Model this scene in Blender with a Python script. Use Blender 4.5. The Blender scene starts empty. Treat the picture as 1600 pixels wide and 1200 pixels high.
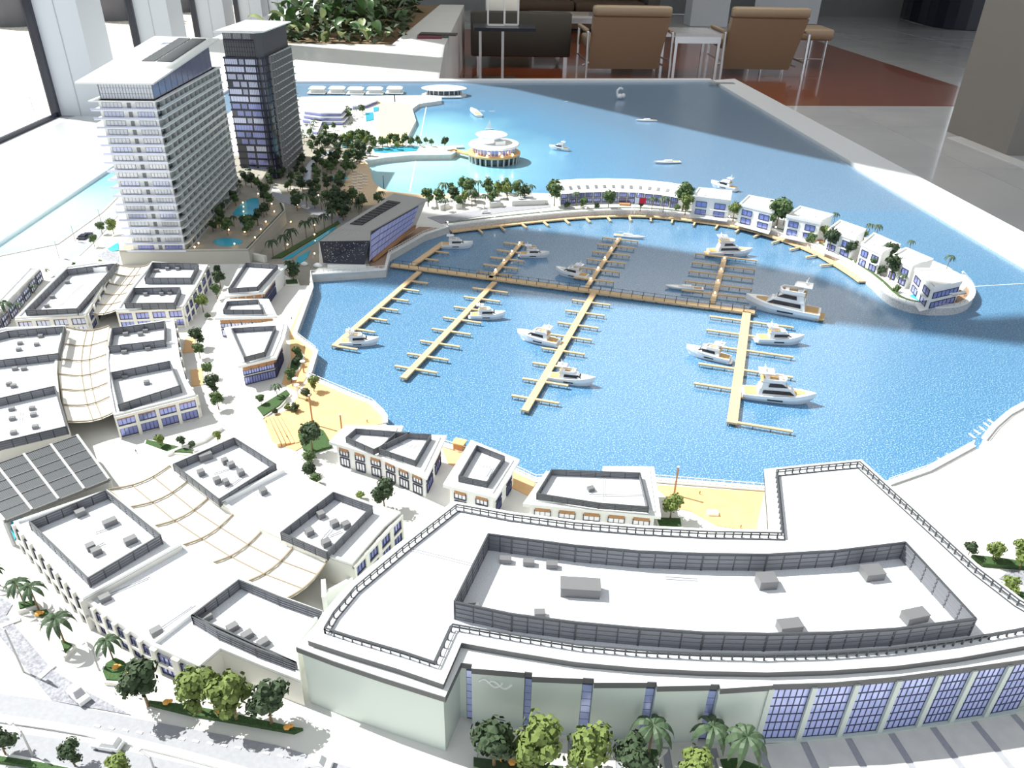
import bpy, math, random
from mathutils import Vector, Matrix
random.seed(7)
C = bpy.context.scene.collection
ZT = 0.70      # height of the display table's water surface above the room floor (m)
HC = 0.80      # camera height above the water surface
# ------------------------------------------------------------------ camera
def _norm(a):
    l = math.sqrt(sum(x*x for x in a)); return [x/l for x in a]
def _dot(a, b): return sum(x*y for x, y in zip(a, b))
def _cross(a, b): return [a[1]*b[2]-a[2]*b[1], a[2]*b[0]-a[0]*b[2], a[0]*b[1]-a[1]*b[0]]
FL = 1200.0
_Z = [-q for q in _norm([-45, -2050, -FL])]
_y = [-76, 700, -FL]; _k = _dot(_y, _Z); _y = _norm([a-_k*b for a, b in zip(_y, _Z)])
_X = _cross(_y, _Z)
cam = bpy.data.objects.new('camera', bpy.data.cameras.new('camera')); C.objects.link(cam)
cam.matrix_world = Matrix(((*_X, 0), (*_y, 0), (*_Z, HC+ZT), (0, 0, 0, 1)))
cam.data.sensor_width = 36; cam.data.lens = FL/1600*36
cam.data.clip_start = 0.02; cam.data.clip_end = 200
bpy.context.scene.camera = cam
# ------------------------------------------------------------------ light
w = bpy.data.worlds.new('daylight'); bpy.context.scene.world = w; w.use_nodes = True
bg = w.node_tree.nodes['Background']; bg.inputs[0].default_value = (0.86, 0.93, 1.0, 1); bg.inputs[1].default_value = 0.66
sun = bpy.data.objects.new('sun', bpy.data.lights.new('sun', 'SUN')); C.objects.link(sun)
sun.data.energy = 7.5; sun.data.angle = math.radians(0.6); sun.data.color = (1.0, 0.97, 0.92)
SD = Vector((0.563, -0.281, -0.777))
sun.rotation_euler = SD.to_track_quat('-Z', 'Y').to_euler(); sun.location = (-6, 3, 10)
ll = bpy.data.objects.new('lounge_ceiling_light', bpy.data.lights.new('lounge_ceiling_light', 'AREA')); C.objects.link(ll)  # fill light added only to brighten the lounge
ll.data.shape = 'RECTANGLE'; ll.data.size = 5; ll.data.size_y = 5; ll.data.energy = 110; ll.data.color = (1, .95, .88); ll.location = (3.2, 9.0, 4.55)
vs = bpy.context.scene.view_settings
vs.view_transform = 'Standard'; vs.look = 'None'; vs.gamma = 1; vs.exposure = 0.36; vs.use_curve_mapping = False
# ------------------------------------------------------------------ helpers
def P(u, v, z=0.0):
    """the point at height z (above the water) that lies under photo pixel u,v"""
    c = (u-800, 600-v, -FL)
    r = (_dot(_X, c), _dot(_y, c), _dot(_Z, c)); t = (z-HC)/r[2]
    return (r[0]*t, r[1]*t)
def PP(l, z=0.0): return [P(u, v, z) for u, v in l]
def F(u, v): return P(u, v, -ZT)
def HT(u, v, zb, vt):
    """height of an upright thing whose foot is at pixel u,v on height zb and whose top reaches pixel row vt"""
    x, y = P(u, v, zb); lo, hi = zb, HC-.01
    for _ in range(40):
        m = (lo+hi)/2
        q = (x*_X[0]+y*_y[0]+(m-HC)*_Z[0], x*_X[1]+y*_y[1]+(m-HC)*_Z[1], x*_X[2]+y*_y[2]+(m-HC)*_Z[2])
        if 600-FL*q[1]/-q[2] > vt: lo = m
        else: hi = m
    return lo-zb
def lerp(a, b, t): return tuple(p+(q-p)*t for p, q in zip(a, b))
def area(p): return sum(p[i][0]*p[(i+1) % len(p)][1]-p[(i+1) % len(p)][0]*p[i][1] for i in range(len(p)))/2
def ccw(p): return list(p) if area(p) > 0 else list(p)[::-1]
def inset(p, d):
    p = ccw(p); n = len(p); out = []
    for i in range(n):
        a, b, c = p[i-1], p[i], p[(i+1) % n]
        e1 = Vector((b[0]-a[0], b[1]-a[1])).normalized(); e2 = Vector((c[0]-b[0], c[1]-b[1])).normalized()
        n1 = Vector((-e1.y, e1.x)); n2 = Vector((-e2.y, e2.x)); m = n1+n2
        k = max(m.dot(n1), 0.35)
        out.append((b[0]+m.x/k*d, b[1]+m.y/k*d))
    return out
def offline(p, d):
    """an open polyline moved d to its left"""
    out = []
    for i in range(len(p)):
        a = p[max(i-1, 0)]; b = p[min(i+1, len(p)-1)]
        e = Vector((b[0]-a[0], b[1]-a[1])).normalized()
        out.append((p[i][0]-e.y*d, p[i][1]+e.x*d))
    return out
def resample(p, step):
    L = [0]
    for a, b in zip(p, p[1:]): L.append(L[-1]+math.dist(a, b))
    n = max(1, round(L[-1]/step)); out = []
    for k in range(n+1):
        s = L[-1]*k/n; i = 0
        while i < len(L)-2 and L[i+1] < s: i += 1
        t = (s-L[i])/max(1e-9, L[i+1]-L[i]); out.append(lerp(p[i], p[i+1], t))
    return out
def smooth(p, it=2):
    for _ in range(it):
        q = [p[0]]
        for a, b in zip(p, p[1:]): q += [lerp(a, b, .25), lerp(a, b, .75)]
        q.append(p[-1]); p = q
    return p
class M:
    def __init__(s): s.v = []; s.f = []
    def add(s, vs_, fs):
        k = len(s.v); s.v += [tuple(q) for q in vs_]; s.f += [tuple(i+k for i in f) for f in fs]; return s
    def prism(s, p, z0, z1, bottom=True):
        p = ccw(p); n = len(p)
        fs = [(i, (i+1) % n, n+(i+1) % n, n+i) for i in range(n)]+[tuple(range(n, 2*n))]
        if bottom: fs.append(tuple(range(n-1, -1, -1)))
        return s.add([(x, y, z0) for x, y in p]+[(x, y, z1) for x, y in p], fs)
    def loft(s, p, q):
        """3-D ring p joined to 3-D ring q, both capped"""
        n = len(p)
        return s.add(list(p)+list(q), [(i, (i+1) % n, n+(i+1) % n, n+i) for i in range(n)]+[tuple(range(n-1, -1, -1)), tuple(range(n, 2*n))])
    def box(s, x, y, z0, z1, lx, ly, a=0):
        c, d = math.cos(a), math.sin(a)
        return s.prism([(x+c*i*lx/2-d*j*ly/2, y+d*i*lx/2+c*j*ly/2) for i, j in ((-1, -1), (1, -1), (1, 1), (-1, 1))], z0, z1)
    def bar(s, a, b, wd, z0, z1):
        """upright slab from a to b, wd thick"""
        e = Vector((b[0]-a[0], b[1]-a[1])); e = e.normalized() if e.length else Vector((1, 0)); n = Vector((-e.y, e.x))*wd/2
        return s.prism([(a[0]-n.x, a[1]-n.y), (b[0]-n.x, b[1]-n.y), (b[0]+n.x, b[1]+n.y), (a[0]+n.x, a[1]+n.y)], z0, z1)
    def strip(s, p, q, z0, z1):
        """band between polylines p and q of equal length"""
        n = len(p)
        for i in range(n-1): s.prism([p[i], p[i+1], q[i+1], q[i]], z0, z1)
        return s
    def ribbon(s, p, d0, d1, z0, z1):
        a, b = offline(p, d0), offline(p, d1); n = len(p)
        v = [(x, y, z0) for x, y in a]+[(x, y, z0) for x, y in b]+[(x, y, z1) for x, y in a]+[(x, y, z1) for x, y in b]; f = []
        for i in range(n-1):
            f += [(i, i+1, 2*n+i+1, 2*n+i), (n+i+1, n+i, 3*n+i, 3*n+i+1), (2*n+i, 2*n+i+1, 3*n+i+1, 3*n+i), (i+1, i, n+i, n+i+1)]
        f += [(0, 2*n, 3*n, n), (n-1, 2*n-1, 4*n-1, 3*n-1)]
        return s.add(v, f)
    def tube(s, p, q, r, r2=None, n=5):
        p, q = Vector(p), Vector(q); r2 = r if r2 is None else r2
        d = (q-p).normalized(); u = d.orthogonal().normalized(); w_ = d.cross(u)
        a = [p+(u*math.cos(6.2832*i/n)+w_*math.sin(6.2832*i/n))*r for i in range(n)]
        b = [q+(u*math.cos(6.2832*i/n)+w_*math.sin(6.2832*i/n))*r2 for i in range(n)]
        return s.loft(a, b)
    def path(s, pts, r, n=5):
        for a, b in zip(pts, pts[1:]): s.tube(a, b, r, n=n)
        return s
    def rev(s, x, y, prof, n=16, sx=1, sy=1, a0=0):
        """lathe: prof = [(r, z)...]"""
        k = len(s.v)
        for r, z in prof:
            for i in range(n):
                a = 6.2832*i/n+a0; s.v.append((x+math.cos(a)*r*sx, y+math.sin(a)*r*sy, z))
        for j in range(len(prof)-1):
            for i in range(n): s.f.append((k+j*n+i, k+j*n+(i+1) % n, k+(j+1)*n+(i+1) % n, k+(j+1)*n+i))
        s.f.append(tuple(k+i for i in range(n-1, -1, -1))); s.f.append(tuple(k+(len(prof)-1)*n+i for i in range(n)))
        return s
    def ball(s, x, y, z, r, n=6, sz=1):
        return s.rev(x, y, [(r*math.sin(math.pi*j/n)+1e-5, z-r*sz*math.cos(math.pi*j/n)) for j in range(n+1)], n+2)
    def wall(s, A, B, n_, s0, s1, z0, z1, d0, d1):
        """box on the wall A->B: from s0 to s1 along it, d0..d1 out along normal n_"""
        e = Vector((B[0]-A[0], B[1]-A[1])); L = e.length; e /= L
        pt = lambda q, d: (A[0]+e.x*q+n_[0]*d, A[1]+e.y*q+n_[1]*d)
        return s.prism([pt(s0, d0), pt(s1, d0), pt(s1, d1), pt(s0, d1)], z0, z1)
    def xf(s, m): s.v = [tuple(m @ Vector(q)) for q in s.v]; return s
_org = {}
def _mesh(name, m, mat, o=(0, 0, 0), sm=False):
    me = bpy.data.meshes.new(name); me.from_pydata([(x-o[0], y-o[1], z-o[2]) for x, y, z in m.v], [], m.f)
    if mat: me.materials.append(mat)
    if sm: me.polygons.foreach_set('use_smooth', [True]*len(me.polygons))
    me.update(); return me
def tag(o, label=None, cat=None, group=None, kind=None):
    if label: o['label'] = label
    if cat: o['category'] = cat
    if group: o['group'] = group
    if kind: o['kind'] = kind
    return o
def root(name, label, cat, at=(0, 0, 0), group=None, rz=0):
    o = bpy.data.objects.new(name, None); o.empty_display_size = .01; C.objects.link(o)
    o.location = (at[0], at[1], at[2]+ZT); o.rotation_euler.z = rz; _org[o] = tuple(at)
    return tag(o, label, cat, group)
def part(name, m, mat, par, label=None, kind=None, sm=False):
    g = _org.get(par, (0, 0, 0))
    o = bpy.data.objects.new(name, _mesh(name, m, mat, g, sm)); C.objects.link(o); o.parent = par; _org[o] = g
    return tag(o, label, kind=kind)
def solo(name, m, mat, label=None, cat=None, group=None, kind=None, sm=False):
    n = len(m.v); o_ = (sum(q[0] for q in m.v)/n, sum(q[1] for q in m.v)/n, min(q[2] for q in m.v))
    o = bpy.data.objects.new(name, _mesh(name, m, mat, o_, sm)); C.objects.link(o)
    o.location = (o_[0], o_[1], o_[2]+ZT); _org[o] = o_
    return tag(o, label, cat, group, kind)
def dup(r, at, rz=0, s=1, label=None, group=None):
    def cp(o, par):
        c = o.copy(); C.objects.link(c)
        if par: c.parent = par
        for ch in kids.get(o, ()): cp(ch, c)
        return c
    kids = {}
    def walk(o):
        kids[o] = list(o.children)
        for k in kids[o]: walk(k)
    walk(r)
    c = cp(r, None); c.location = (at[0], at[1], at[2]+ZT); c.rotation_euler.z = rz; c.scale = (s, s, s) if not hasattr(s, '__len__') else s
    if label: c['label'] = label
    if group: c['group'] = group
    return c
def place(r, at, rz=0, s=1):
    r.location = (at[0], at[1], at[2]+ZT); r.rotation_euler.z = rz; r.scale = (s, s, s)
# ------------------------------------------------------------------ materials
MT = {}
def mat(name, col, rough=.5, metal=0, spec=None, noise=None, bump=None, emit=None, strength=0, trans=0, coat=0):
    m = bpy.data.materials.new(name); m.use_nodes = True; nt = m.node_tree; b = nt.nodes['Principled BSDF']
    b.inputs['Base Color'].default_value = (*col, 1); b.inputs['Roughness'].default_value = rough; b.inputs['Metallic'].default_value = metal
    if spec is not None: b.inputs['Specular IOR Level'].default_value = spec
    if coat: b.inputs['Coat Weight'].default_value = coat
    if emit: b.inputs['Emission Color'].default_value = (*emit, 1); b.inputs['Emission Strength'].default_value = strength
    if noise or bump:
        tc = nt.nodes.new('ShaderNodeTexCoord')
    if noise:
        sc, amt, col2 = noise
        n = nt.nodes.new('ShaderNodeTexNoise'); n.inputs['Scale'].default_value = sc; n.inputs['Detail'].default_value = 4
        nt.links.new(tc.outputs['Object'], n.inputs['Vector'])
        r = nt.nodes.new('ShaderNodeValToRGB'); r.color_ramp.elements[0].position = .5-amt; r.color_ramp.elements[1].position = .5+amt
        r.color_ramp.elements[0].color = (*col2, 1); r.color_ramp.elements[1].color = (*col, 1)
        nt.links.new(n.outputs[0], r.inputs[0]); nt.links.new(r.outputs[0], b.inputs['Base Color'])
    if bump:
        n2 = nt.nodes.new('ShaderNodeTexNoise'); n2.inputs['Scale'].default_value = bump[0]; nt.links.new(tc.outputs['Object'], n2.inputs['Vector'])
        bp = nt.nodes.new('ShaderNodeBump'); bp.inputs['Strength'].default_value = bump[1]; bp.inputs['Distance'].default_value = bump[2]
        nt.links.new(n2.outputs[0], bp.inputs['Height']); nt.links.new(bp.outputs[0], b.inputs['Normal'])
    MT[name] = m; return m
white = mat('white_plastic', (.83, .83, .82), .45)
roofw = mat('roof_speckled_white', (.85, .85, .87), .7, noise=(900, .12, (.68, .69, .73)))
cream = mat('cream_render', (.74, .72, .66), .6)
green_white = mat('pale_green_white_wall', (.53, .59, .55), .35)
conc = mat('pale_concrete', (.66, .64, .60), .8, noise=(60, .25, (.58, .56, .53)))
paving = mat('pale_paving', (.76, .74, .70), .8, noise=(25, .3, (.68, .66, .63)))
stone = mat('speckled_sea_wall_stone', (.70, .70, .70), .8, noise=(500, .1, (.42, .42, .44)))
asphalt = mat('light_grey_road', (.34, .34, .37), .8, noise=(200, .2, (.30, .30, .33)))
asphalt_d = mat('dark_joint', (.25, .25, .28), .8)
cobble = mat('grey_cobble', (.20, .20, .23), .8, noise=(300, .15, (.36, .36, .40)))
screen = mat('graphite_louvre', (.20, .205, .23), .5)
screen_l = mat('graphite_louvre_panel', (.18, .185, .21), .5)
unitm = mat('rooftop_unit_grey', (.16, .16, .17), .5)
hall_roof = mat('hall_roof_panel', (.36, .35, .34), .5)
garden = mat('garden_paving', (.36, .33, .28), .8, noise=(40, .3, (.28, .26, .22)))
podw = mat('podium_wall_render', (.50, .48, .43), .7)
side_shade = mat('tower_side_shade', (.40, .42, .43), .5)
rail_g = mat('smoky_balustrade', (.46, .50, .52), .25)
side2 = mat('dark_tower_balcony', (.34, .34, .34), .5)
screen_f = mat('screen_frame_dark', (.055, .06, .07), .5)
fascia = mat('dark_grey_fascia', (.10, .10, .105), .6)
glass_v = mat('violet_blue_bay_glass', (.44, .50, .86), .15, metal=.15, spec=.8)
lineg = mat('thin_grey_lines', (.45, .45, .48), .7)
glass_b = mat('lavender_blue_window', (.27, .30, .62), .12, metal=.3, spec=.8)
glass_l = mat('pale_lavender_window', (.58, .61, .80), .15, metal=.3, spec=.8)
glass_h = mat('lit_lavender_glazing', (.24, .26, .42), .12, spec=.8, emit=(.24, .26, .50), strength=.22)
glass_d = mat('dark_window', (.03, .035, .05), .1, metal=.2, spec=.8)
frame_d = mat('dark_navy_window_frame', (.03, .035, .08), .4)
grey_d = mat('mid_grey_recess', (.22, .23, .24), .6)
black = mat('black_gloss', (.012, .014, .03), .2)
wood_o = mat('orange_wood_deck', (.80, .50, .24), .6, noise=(40, .3, (.70, .41, .18)))
wood_p = mat('pale_pier_wood', (.76, .54, .31), .6, noise=(90, .3, (.66, .44, .24)))
soffit = mat('orange_brown_timber_screen', (.46, .25, .12), .6, noise=(300, .2, (.38, .18, .07)))
deck_b = mat('brown_terrace_deck', (.34, .22, .15), .6)
sand = mat('model_beach_sand', (.74, .56, .38), .9, noise=(120, .3, (.64, .47, .31)))
lawn = mat('model_lawn', (.06, .12, .03), .9, noise=(400, .2, (.025, .06, .02)))
pool = mat('pool_turquoise', (.06, .42, .58), .08)
cloth = mat('white_canopy_cloth', (.80, .78, .73), .8)
beam = mat('brown_beige_beam', (.30, .24, .17), .6)
trunkm = mat('brown_trunk', (.20, .13, .07), .8)
fol_d = mat('dark_green_foliage', (.045, .075, .03), .8, noise=(150, .25, (.025, .045, .02)))
fol_g = mat('olive_green_foliage', (.17, .22, .05), .8, noise=(150, .25, (.10, .14, .035)))
fol_m = mat('mid_green_foliage', (.085, .14, .04), .8, noise=(150, .25, (.05, .09, .03)))
palm_g = mat('palm_green', (.05, .085, .04), .6)
win_t = mat('pale_tower_window', (.70, .71, .76), .15, metal=.3, spec=.8)
crown_g = mat('crown_glass_blue_grey', (.30, .34, .50), .10, metal=.4, spec=.8)
crown_d = mat('dark_crown_cladding', (.085, .085, .095), .35)
car_g = mat('model_car_grey', (.5, .5, .53), .3)
orange = mat('orange_flowers', (.80, .38, .08), .7)
boatw = mat('boat_white', (.86, .86, .87), .25, coat=.4)
boatd = mat('boat_smoked_glass', (.02, .022, .03), .1)
teak = mat('teak_deck', (.66, .42, .18), .6)
lampm = mat('warm_lamp_bulb', (1, .7, .35), .4, emit=(1.0, .62, .25), strength=14)
postm = mat('grey_post', (.42, .42, .42), .5)
chrome = mat('chrome_steel', (.72, .73, .75), .22, metal=.9)
red = mat('flag_red', (.70, .02, .04), .7)
tan_l = mat('taupe_leather', (.38, .29, .20), .45, bump=(30, .1, .01))
char_l = mat('charcoal_brown_upholstery', (.055, .05, .042), .7)
brown_f = mat('dark_brown_sofa', (.085, .055, .035), .8)
# water: printed blue sheet under clear acrylic, turquoise by the beach, with painted sun sparkle over a fine relief
water = bpy.data.materials.new('blue_model_sea'); water.use_nodes = True
nt = water.node_tree; b = nt.nodes['Principled BSDF']
tc = nt.nodes.new('ShaderNodeTexCoord')
def node(t, **k):
    n = nt.nodes.new(t)
    for a, c in k.items(): setattr(n, a, c)
    return n
sep = node('ShaderNodeSeparateXYZ'); nt.links.new(tc.outputs['Object'], sep.inputs[0])
def math_(op, a, b_=None, c_=None):
    n = node('ShaderNodeMath', operation=op)
    for i, q in enumerate((a, b_, c_)):
        if q is None: continue
        if isinstance(q, (int, float)): n.inputs[i].default_value = q
        else: nt.links.new(q, n.inputs[i])
    return n.outputs[0]
# distance from the beach (object origin is the world origin for this mesh)
wx, wy = -0.25, 3.25
dx = math_('MULTIPLY', math_('SUBTRACT', sep.outputs[0], wx), 0.9); dy = math_('MULTIPLY', math_('SUBTRACT', sep.outputs[1], wy), 0.62)
d1 = math_('SQRT', math_('ADD', math_('MULTIPLY', dx, dx), math_('MULTIPLY', dy, dy)))
dx = math_('MULTIPLY', math_('SUBTRACT', sep.outputs[0], -1.3), 1.2); dy = math_('MULTIPLY', math_('SUBTRACT', sep.outputs[1], 2.4), 0.8)
d2 = math_('SQRT', math_('ADD', math_('MULTIPLY', dx, dx), math_('MULTIPLY', dy, dy)))
dd = math_('MINIMUM', d1, d2)
nz = node('ShaderNodeTexNoise'); nz.inputs['Scale'].default_value = 2.2; nt.links.new(tc.outputs['Object'], nz.inputs['Vector'])
dd = math_('ADD', dd, math_('MULTIPLY', math_('SUBTRACT', nz.outputs[0], .5), .35))
# the marina basin itself is deep blue
mx = math_('LESS_THAN', sep.outputs[1], 2.52)
dd = math_('ADD', dd, math_('MULTIPLY', math_('MULTIPLY', mx, math_('GREATER_THAN', sep.outputs[0], -.6)), 2.0))
rp = node('ShaderNodeValToRGB'); e = rp.color_ramp.elements
e[0].position = .12; e[0].color = (.45, .74, .80, 1); e[1].position = 1.0; e[1].color = (.085, .19, .34, 1)  # open-sea end greyed: haze and shade of the far water put into the colour
q = e.new(.35); q.color = (.20, .52, .66, 1); q = e.new(.62); q.color = (.06, .24, .46, 1)
nt.links.new(dd, rp.inputs[0])
basin = math_('MULTIPLY', mx, math_('GREATER_THAN', sep.outputs[0], -.6))
mb = node('ShaderNodeMixRGB'); mb.inputs[2].default_value = (.060, .195, .37, 1); nt.links.new(rp.outputs[0], mb.inputs[1]); nt.links.new(basin, mb.inputs[0])
fn = node('ShaderNodeTexNoise'); fn.inputs['Scale'].default_value = 380; fn.inputs['Detail'].default_value = 3; nt.links.new(tc.outputs['Object'], fn.inputs['Vector'])
gl = node('ShaderNodeMapRange'); gl.inputs[1].default_value = .53; gl.inputs[2].default_value = .68; nt.links.new(fn.outputs[0], gl.inputs[0])
mixg = node('ShaderNodeMixRGB'); mixg.inputs[2].default_value = (.55, .76, .88, 1); nt.links.new(mb.outputs[0], mixg.inputs[1])  # pale sun glints mixed into the base colour
nt.links.new(math_('MULTIPLY', gl.outputs[0], .75), mixg.inputs[0])
nt.links.new(mixg.outputs[0], b.inputs['Base Color'])
b.inputs['Roughness'].default_value = .28; b.inputs['Specular IOR Level'].default_value = .5; b.inputs['Coat Weight'].default_value = .6; b.inputs['Coat Roughness'].default_value = .16
bp = node('ShaderNodeBump'); bp.inputs['Strength'].default_value = .35; bp.inputs['Distance'].default_value = .002
nt.links.new(fn.outputs[0], bp.inputs['Height']); nt.links.new(bp.outputs[0], b.inputs['Normal'])
# room materials
marble = mat('polished_grey_marble', (.66, .67, .69), .12, noise=(1.6, .25, (.56, .57, .60)), coat=.3)
marb_w = mat('white_marble', (.80, .80, .80), .25, noise=(3, .2, (.74, .75, .77)))
rugm = mat('polished_red_brown_timber', (.27, .075, .03), .18, noise=(6, .3, (.19, .05, .02)), coat=.3)
tblw = mat('white_table_lacquer', (.82, .83, .86), .35)
colw = mat('pale_grey_column', (.60, .63, .68), .5)
gravel = mat('outdoor_gravel', (.86, .80, .73), .9, noise=(22, .10, (.45, .36, .28)))
grass = mat('outdoor_grass', (.12, .26, .06), .9)
potm = mat('dark_outdoor_pot', (.10, .09, .11), .7)
pane = bpy.data.materials.new('clear_window_glass'); pane.use_nodes = True
nt2 = pane.node_tree; nt2.nodes.clear()
o_ = nt2.nodes.new('ShaderNodeOutputMaterial'); mx_ = nt2.nodes.new('ShaderNodeMixShader'); tr = nt2.nodes.new('ShaderNodeBsdfTransparent'); gg = nt2.nodes.new('ShaderNodeBsdfGlossy')
gg.inputs['Roughness'].default_value = .02; mx_.inputs[0].default_value = .06; tr.inputs[0].default_value = (.97, .99, .98, 1)
nt2.links.new(tr.outputs[0], mx_.inputs[1]); nt2.links.new(gg.outputs[0], mx_.inputs[2]); nt2.links.new(mx_.outputs[0], o_.inputs[0])
# ================================================================== ROOM
Zf = -ZT
fl = solo('floor', M().prism([(-3.7, -3), (15, -3), (15, 19.2), (-3.7, 19.2)], Zf-.06, Zf-.004), lineg, kind='structure')
tile = M().box(0, 0, Zf-.004, Zf, 1.494, 1.494); first = None
for i in range(-2, 10):
    for j in range(-1, 13):
        x, y = .2+i*1.5, .55+j*1.5
        if -3 < x < 1.2 and -3 < y < 4.2 or x > 14.2 or y > 18.6 or x < -2.95 or (x < 5.2 and y > 9.1 and x > .4): continue
        if first is None:
            first = part('floor_tile', M().box(x, y, Zf-.004, Zf, 1.494, 1.494), marble, fl); fx = (x, y)
        else:
            c = first.copy(); c.location = first.location+Vector((x-fx[0], y-fx[1], 0)); C.objects.link(c)
rug = solo('trim_1', M().prism([(5.98, 8.36), (-.5, 8.16), (-.5, 15.3), (6.15, 15.3)], Zf-.003, Zf+.003), rugm, kind='structure')
ceil_p = [(-4.6, 10.6), (-3.1, 8.65), (-3.1, 6.65), (-2.6, 6.3), (-1.5, 4.8), (-.8, 3.95), (.8, 1.9), (3.2, -1.4), (15, -3), (15, 19.5), (-4.6, 19.5)]
solo('ceiling', M().prism(ceil_p, 4.0, 4.3), conc, kind='structure')
solo('unseen_shade_panel', M().prism([(x-2.9, y+1.45) for x, y in ((-.38, 2.46), (-.1, 2.42), (.1, 2.34), (.35, 2.27), (.6, 2.15), (.9, 1.97), (1.03, 1.76), (1.3, 1.64), (1.75, 1.70), (3.6, 1.0), (3.6, .5), (1.75, 1.38), (.72, 1.70), (-.15, 1.88), (-.38, 1.93))], 3.95, 4.1), conc, kind='structure')  # unseen panel, added and cut to throw the shadow band over the marina
solo('unseen_shade_panel', M().prism([(-3.62, 3.89), (-3.1, 3.89), (-3.1, 4.09), (-3.62, 4.09)], 3.95, 4.1), conc, kind='structure')  # second unseen panel, added to shade the gap between the tower shadows
wb = M().bar((-3.7, 19.3), (12.0, 19.3), .2, Zf, 4.0).bar((13.6, 19.3), (15, 19.3), .2, Zf, 4.0).bar((12.0, 19.3), (13.6, 19.3), .2, Zf, Zf+.5).bar((12.0, 19.3), (13.6, 19.3), .2, Zf+4.0, 4.0)
solo('wall_back', wb, grey_d, kind='structure')
wl = solo('wall_left', M().box(-3.69, 7, Zf-.02, Zf+.010, .03, 20), black, kind='structure')
cm = None
for y in (1.3, 7.72, 9.93, 12.14, 14.35, 16.5):
    part('column', M().box(-3.50, y, Zf, 8.6, .40, .50), colw, wl)
    part('frame_post', M().box(-3.70, y-.27, Zf, 8.6, .07, .04), black, wl)
    part('joint', M().box(-3.49, y-.252, Zf, 8.6, .006, .004), lineg, wl)
for i, (a, b_) in enumerate(((1.6, 7.45), (7.97, 9.66), (10.18, 11.87), (12.39, 14.08), (14.6, 16.25))):
    wn = solo('window_%d' % (i+1), M().box(-3.69, (a+b_)/2, Zf+.010, Zf+.03, .025, b_-a), black, kind='structure')
    part('pane', M().box(-3.70, (a+b_)/2, Zf+.04, 8.5, .012, b_-a), pane, wn)
solo('gravel_bed', M().prism([(-3.75, -2), (-3.75, 20), (-9, 20), (-9, -2)], Zf-.08, Zf-.03), gravel, kind='structure')
solo('grass_strip', M().prism([(-8.4, -2), (-8.4, 30), (-24, 30), (-24, -2)], Zf-.08, Zf-.028), grass, kind='structure')
solo('paving_outside', M().prism([(-3.75, -2), (-3.75, 7.2), (-4.5, 8.6), (-5.6, 8.6), (-5.6, -2)], Zf-.03, Zf-.018), marb_w, kind='structure')
for (u, v, r, lab) in ((22, 36, .55, 'dark round outdoor planter in the left corner beyond the glass wall'), (181, 27, .60, 'dark round outdoor planter between the first and second grey columns'), (279, 15, .5, 'dark round outdoor planter between the second and third grey columns')):
    x, y = F(u, v)
    t = root('outdoor_planter', lab, 'planter', (x, y, Zf), group='planters outside the glass wall')
    part('pot', M().rev(x, y, [(r*.7, Zf-.03), (r*.95, Zf+.25), (r*1.05, Zf+.7), (r*1.05, Zf+.9), (r*.9, Zf+.9), (r*.9, Zf+.84)], 28), potm, t, sm=True)
    fm = M()
    for k in range(60):
        a = random.random()*6.28; q = random.random()*r*.8; fm.ball(x+math.cos(a)*q, y+math.sin(a)*q, Zf+.95+random.random()*.4, .09, 4)
    part('shrub', fm, fol_m, t)
# floor slot + pale strip by the right column
solo('trim_2', M().prism([F(1515, 222), F(1565, 223), F(1563, 240), F(1545, 236)], Zf, Zf+.004), black, kind='structure')
solo('trim_3', M().prism([F(1500, 214), F(1620, 262), F(1625, 273), F(1480, 215)], Zf, Zf+.006), marb_w, kind='structure')
cx, cy = F(1567, 243)
solo('trim_4', M().box(cx+.50, cy+.45, Zf, 4.0, .95, .9), mat('taupe_column', (.27, .25, .23), .5), kind='structure')
# planted marble bench
pl = root('marble_planter_bench', 'white marble bench around a raised bed behind the display table', 'planter bench', (-.9, 6, Zf))
LZ = -.03
part('front_slab', M().prism([(-2.2, 5.16), (-.17, 5.14), (-.17, 7.15), (-2.2, 7.15)], Zf, LZ), marb_w, pl)
part('side_slab', M().prism([(-.62, 7.155), (-.17, 7.155), (.0, 11.5), (-.32, 11.5)], Zf, LZ), marb_w, pl)
part('back_slab', M().prism([(-2.2, 10.4), (-1.75, 10.4), (-1.75, 7.155), (-2.2, 7.155)], Zf, LZ), marb_w, pl)
part('soil', M().prism([(-1.75, 7.16), (-.63, 7.16), (-.32, 12.4), (-1.75, 12.4)], Zf, LZ-.08), trunkm, pl)
t = root('bench_papers', 'small dark red and black brochure stack lying on the white marble bench', 'brochures', (-.22, 7.05, LZ))
x, y = P(671, 59, LZ)
part('brochure', M().box(x, y, LZ, LZ+.018, .22, .2, .05), mat('dark_maroon_paper', (.16, .03, .05), .5), t)
part('folder', M().box(x+.08, y+.08, LZ+.018, LZ+.03, .34, .16, -.1), char_l, t)
# big-leaved plants
bed = root('philodendron_bed', 'dense green broad-leaved plants growing in the white marble planter', 'plants', (-1.1, 8.5, LZ-.08))
fm = M()
for k in range(520):
    x = random.uniform(-1.7, -.6+.03*0); y = random.uniform(7.25, 11.8); x = min(x, -.65+(y-7)*.06); z = LZ-.02+random.random()*.12
    a = random.random()*6.28; l = .06+random.random()*.05
    fm.add([(x, y, z), (x+math.cos(a-.5)*l, y+math.sin(a-.5)*l, z+.03), (x+math.cos(a)*l*1.7, y+math.sin(a)*l*1.7, z-.01), (x+math.cos(a+.5)*l, y+math.sin(a+.5)*l, z+.03)], [(0, 1, 2, 3)])
part('undergrowth', fm, fol_d, bed, kind='stuff')
leafm = mat('broad_leaf_green', (.055, .125, .035), .35, noise=(9, .25, (.03, .075, .025)))
leafy = mat('pale_leaf_green', (.30, .36, .16), .4)
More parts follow.
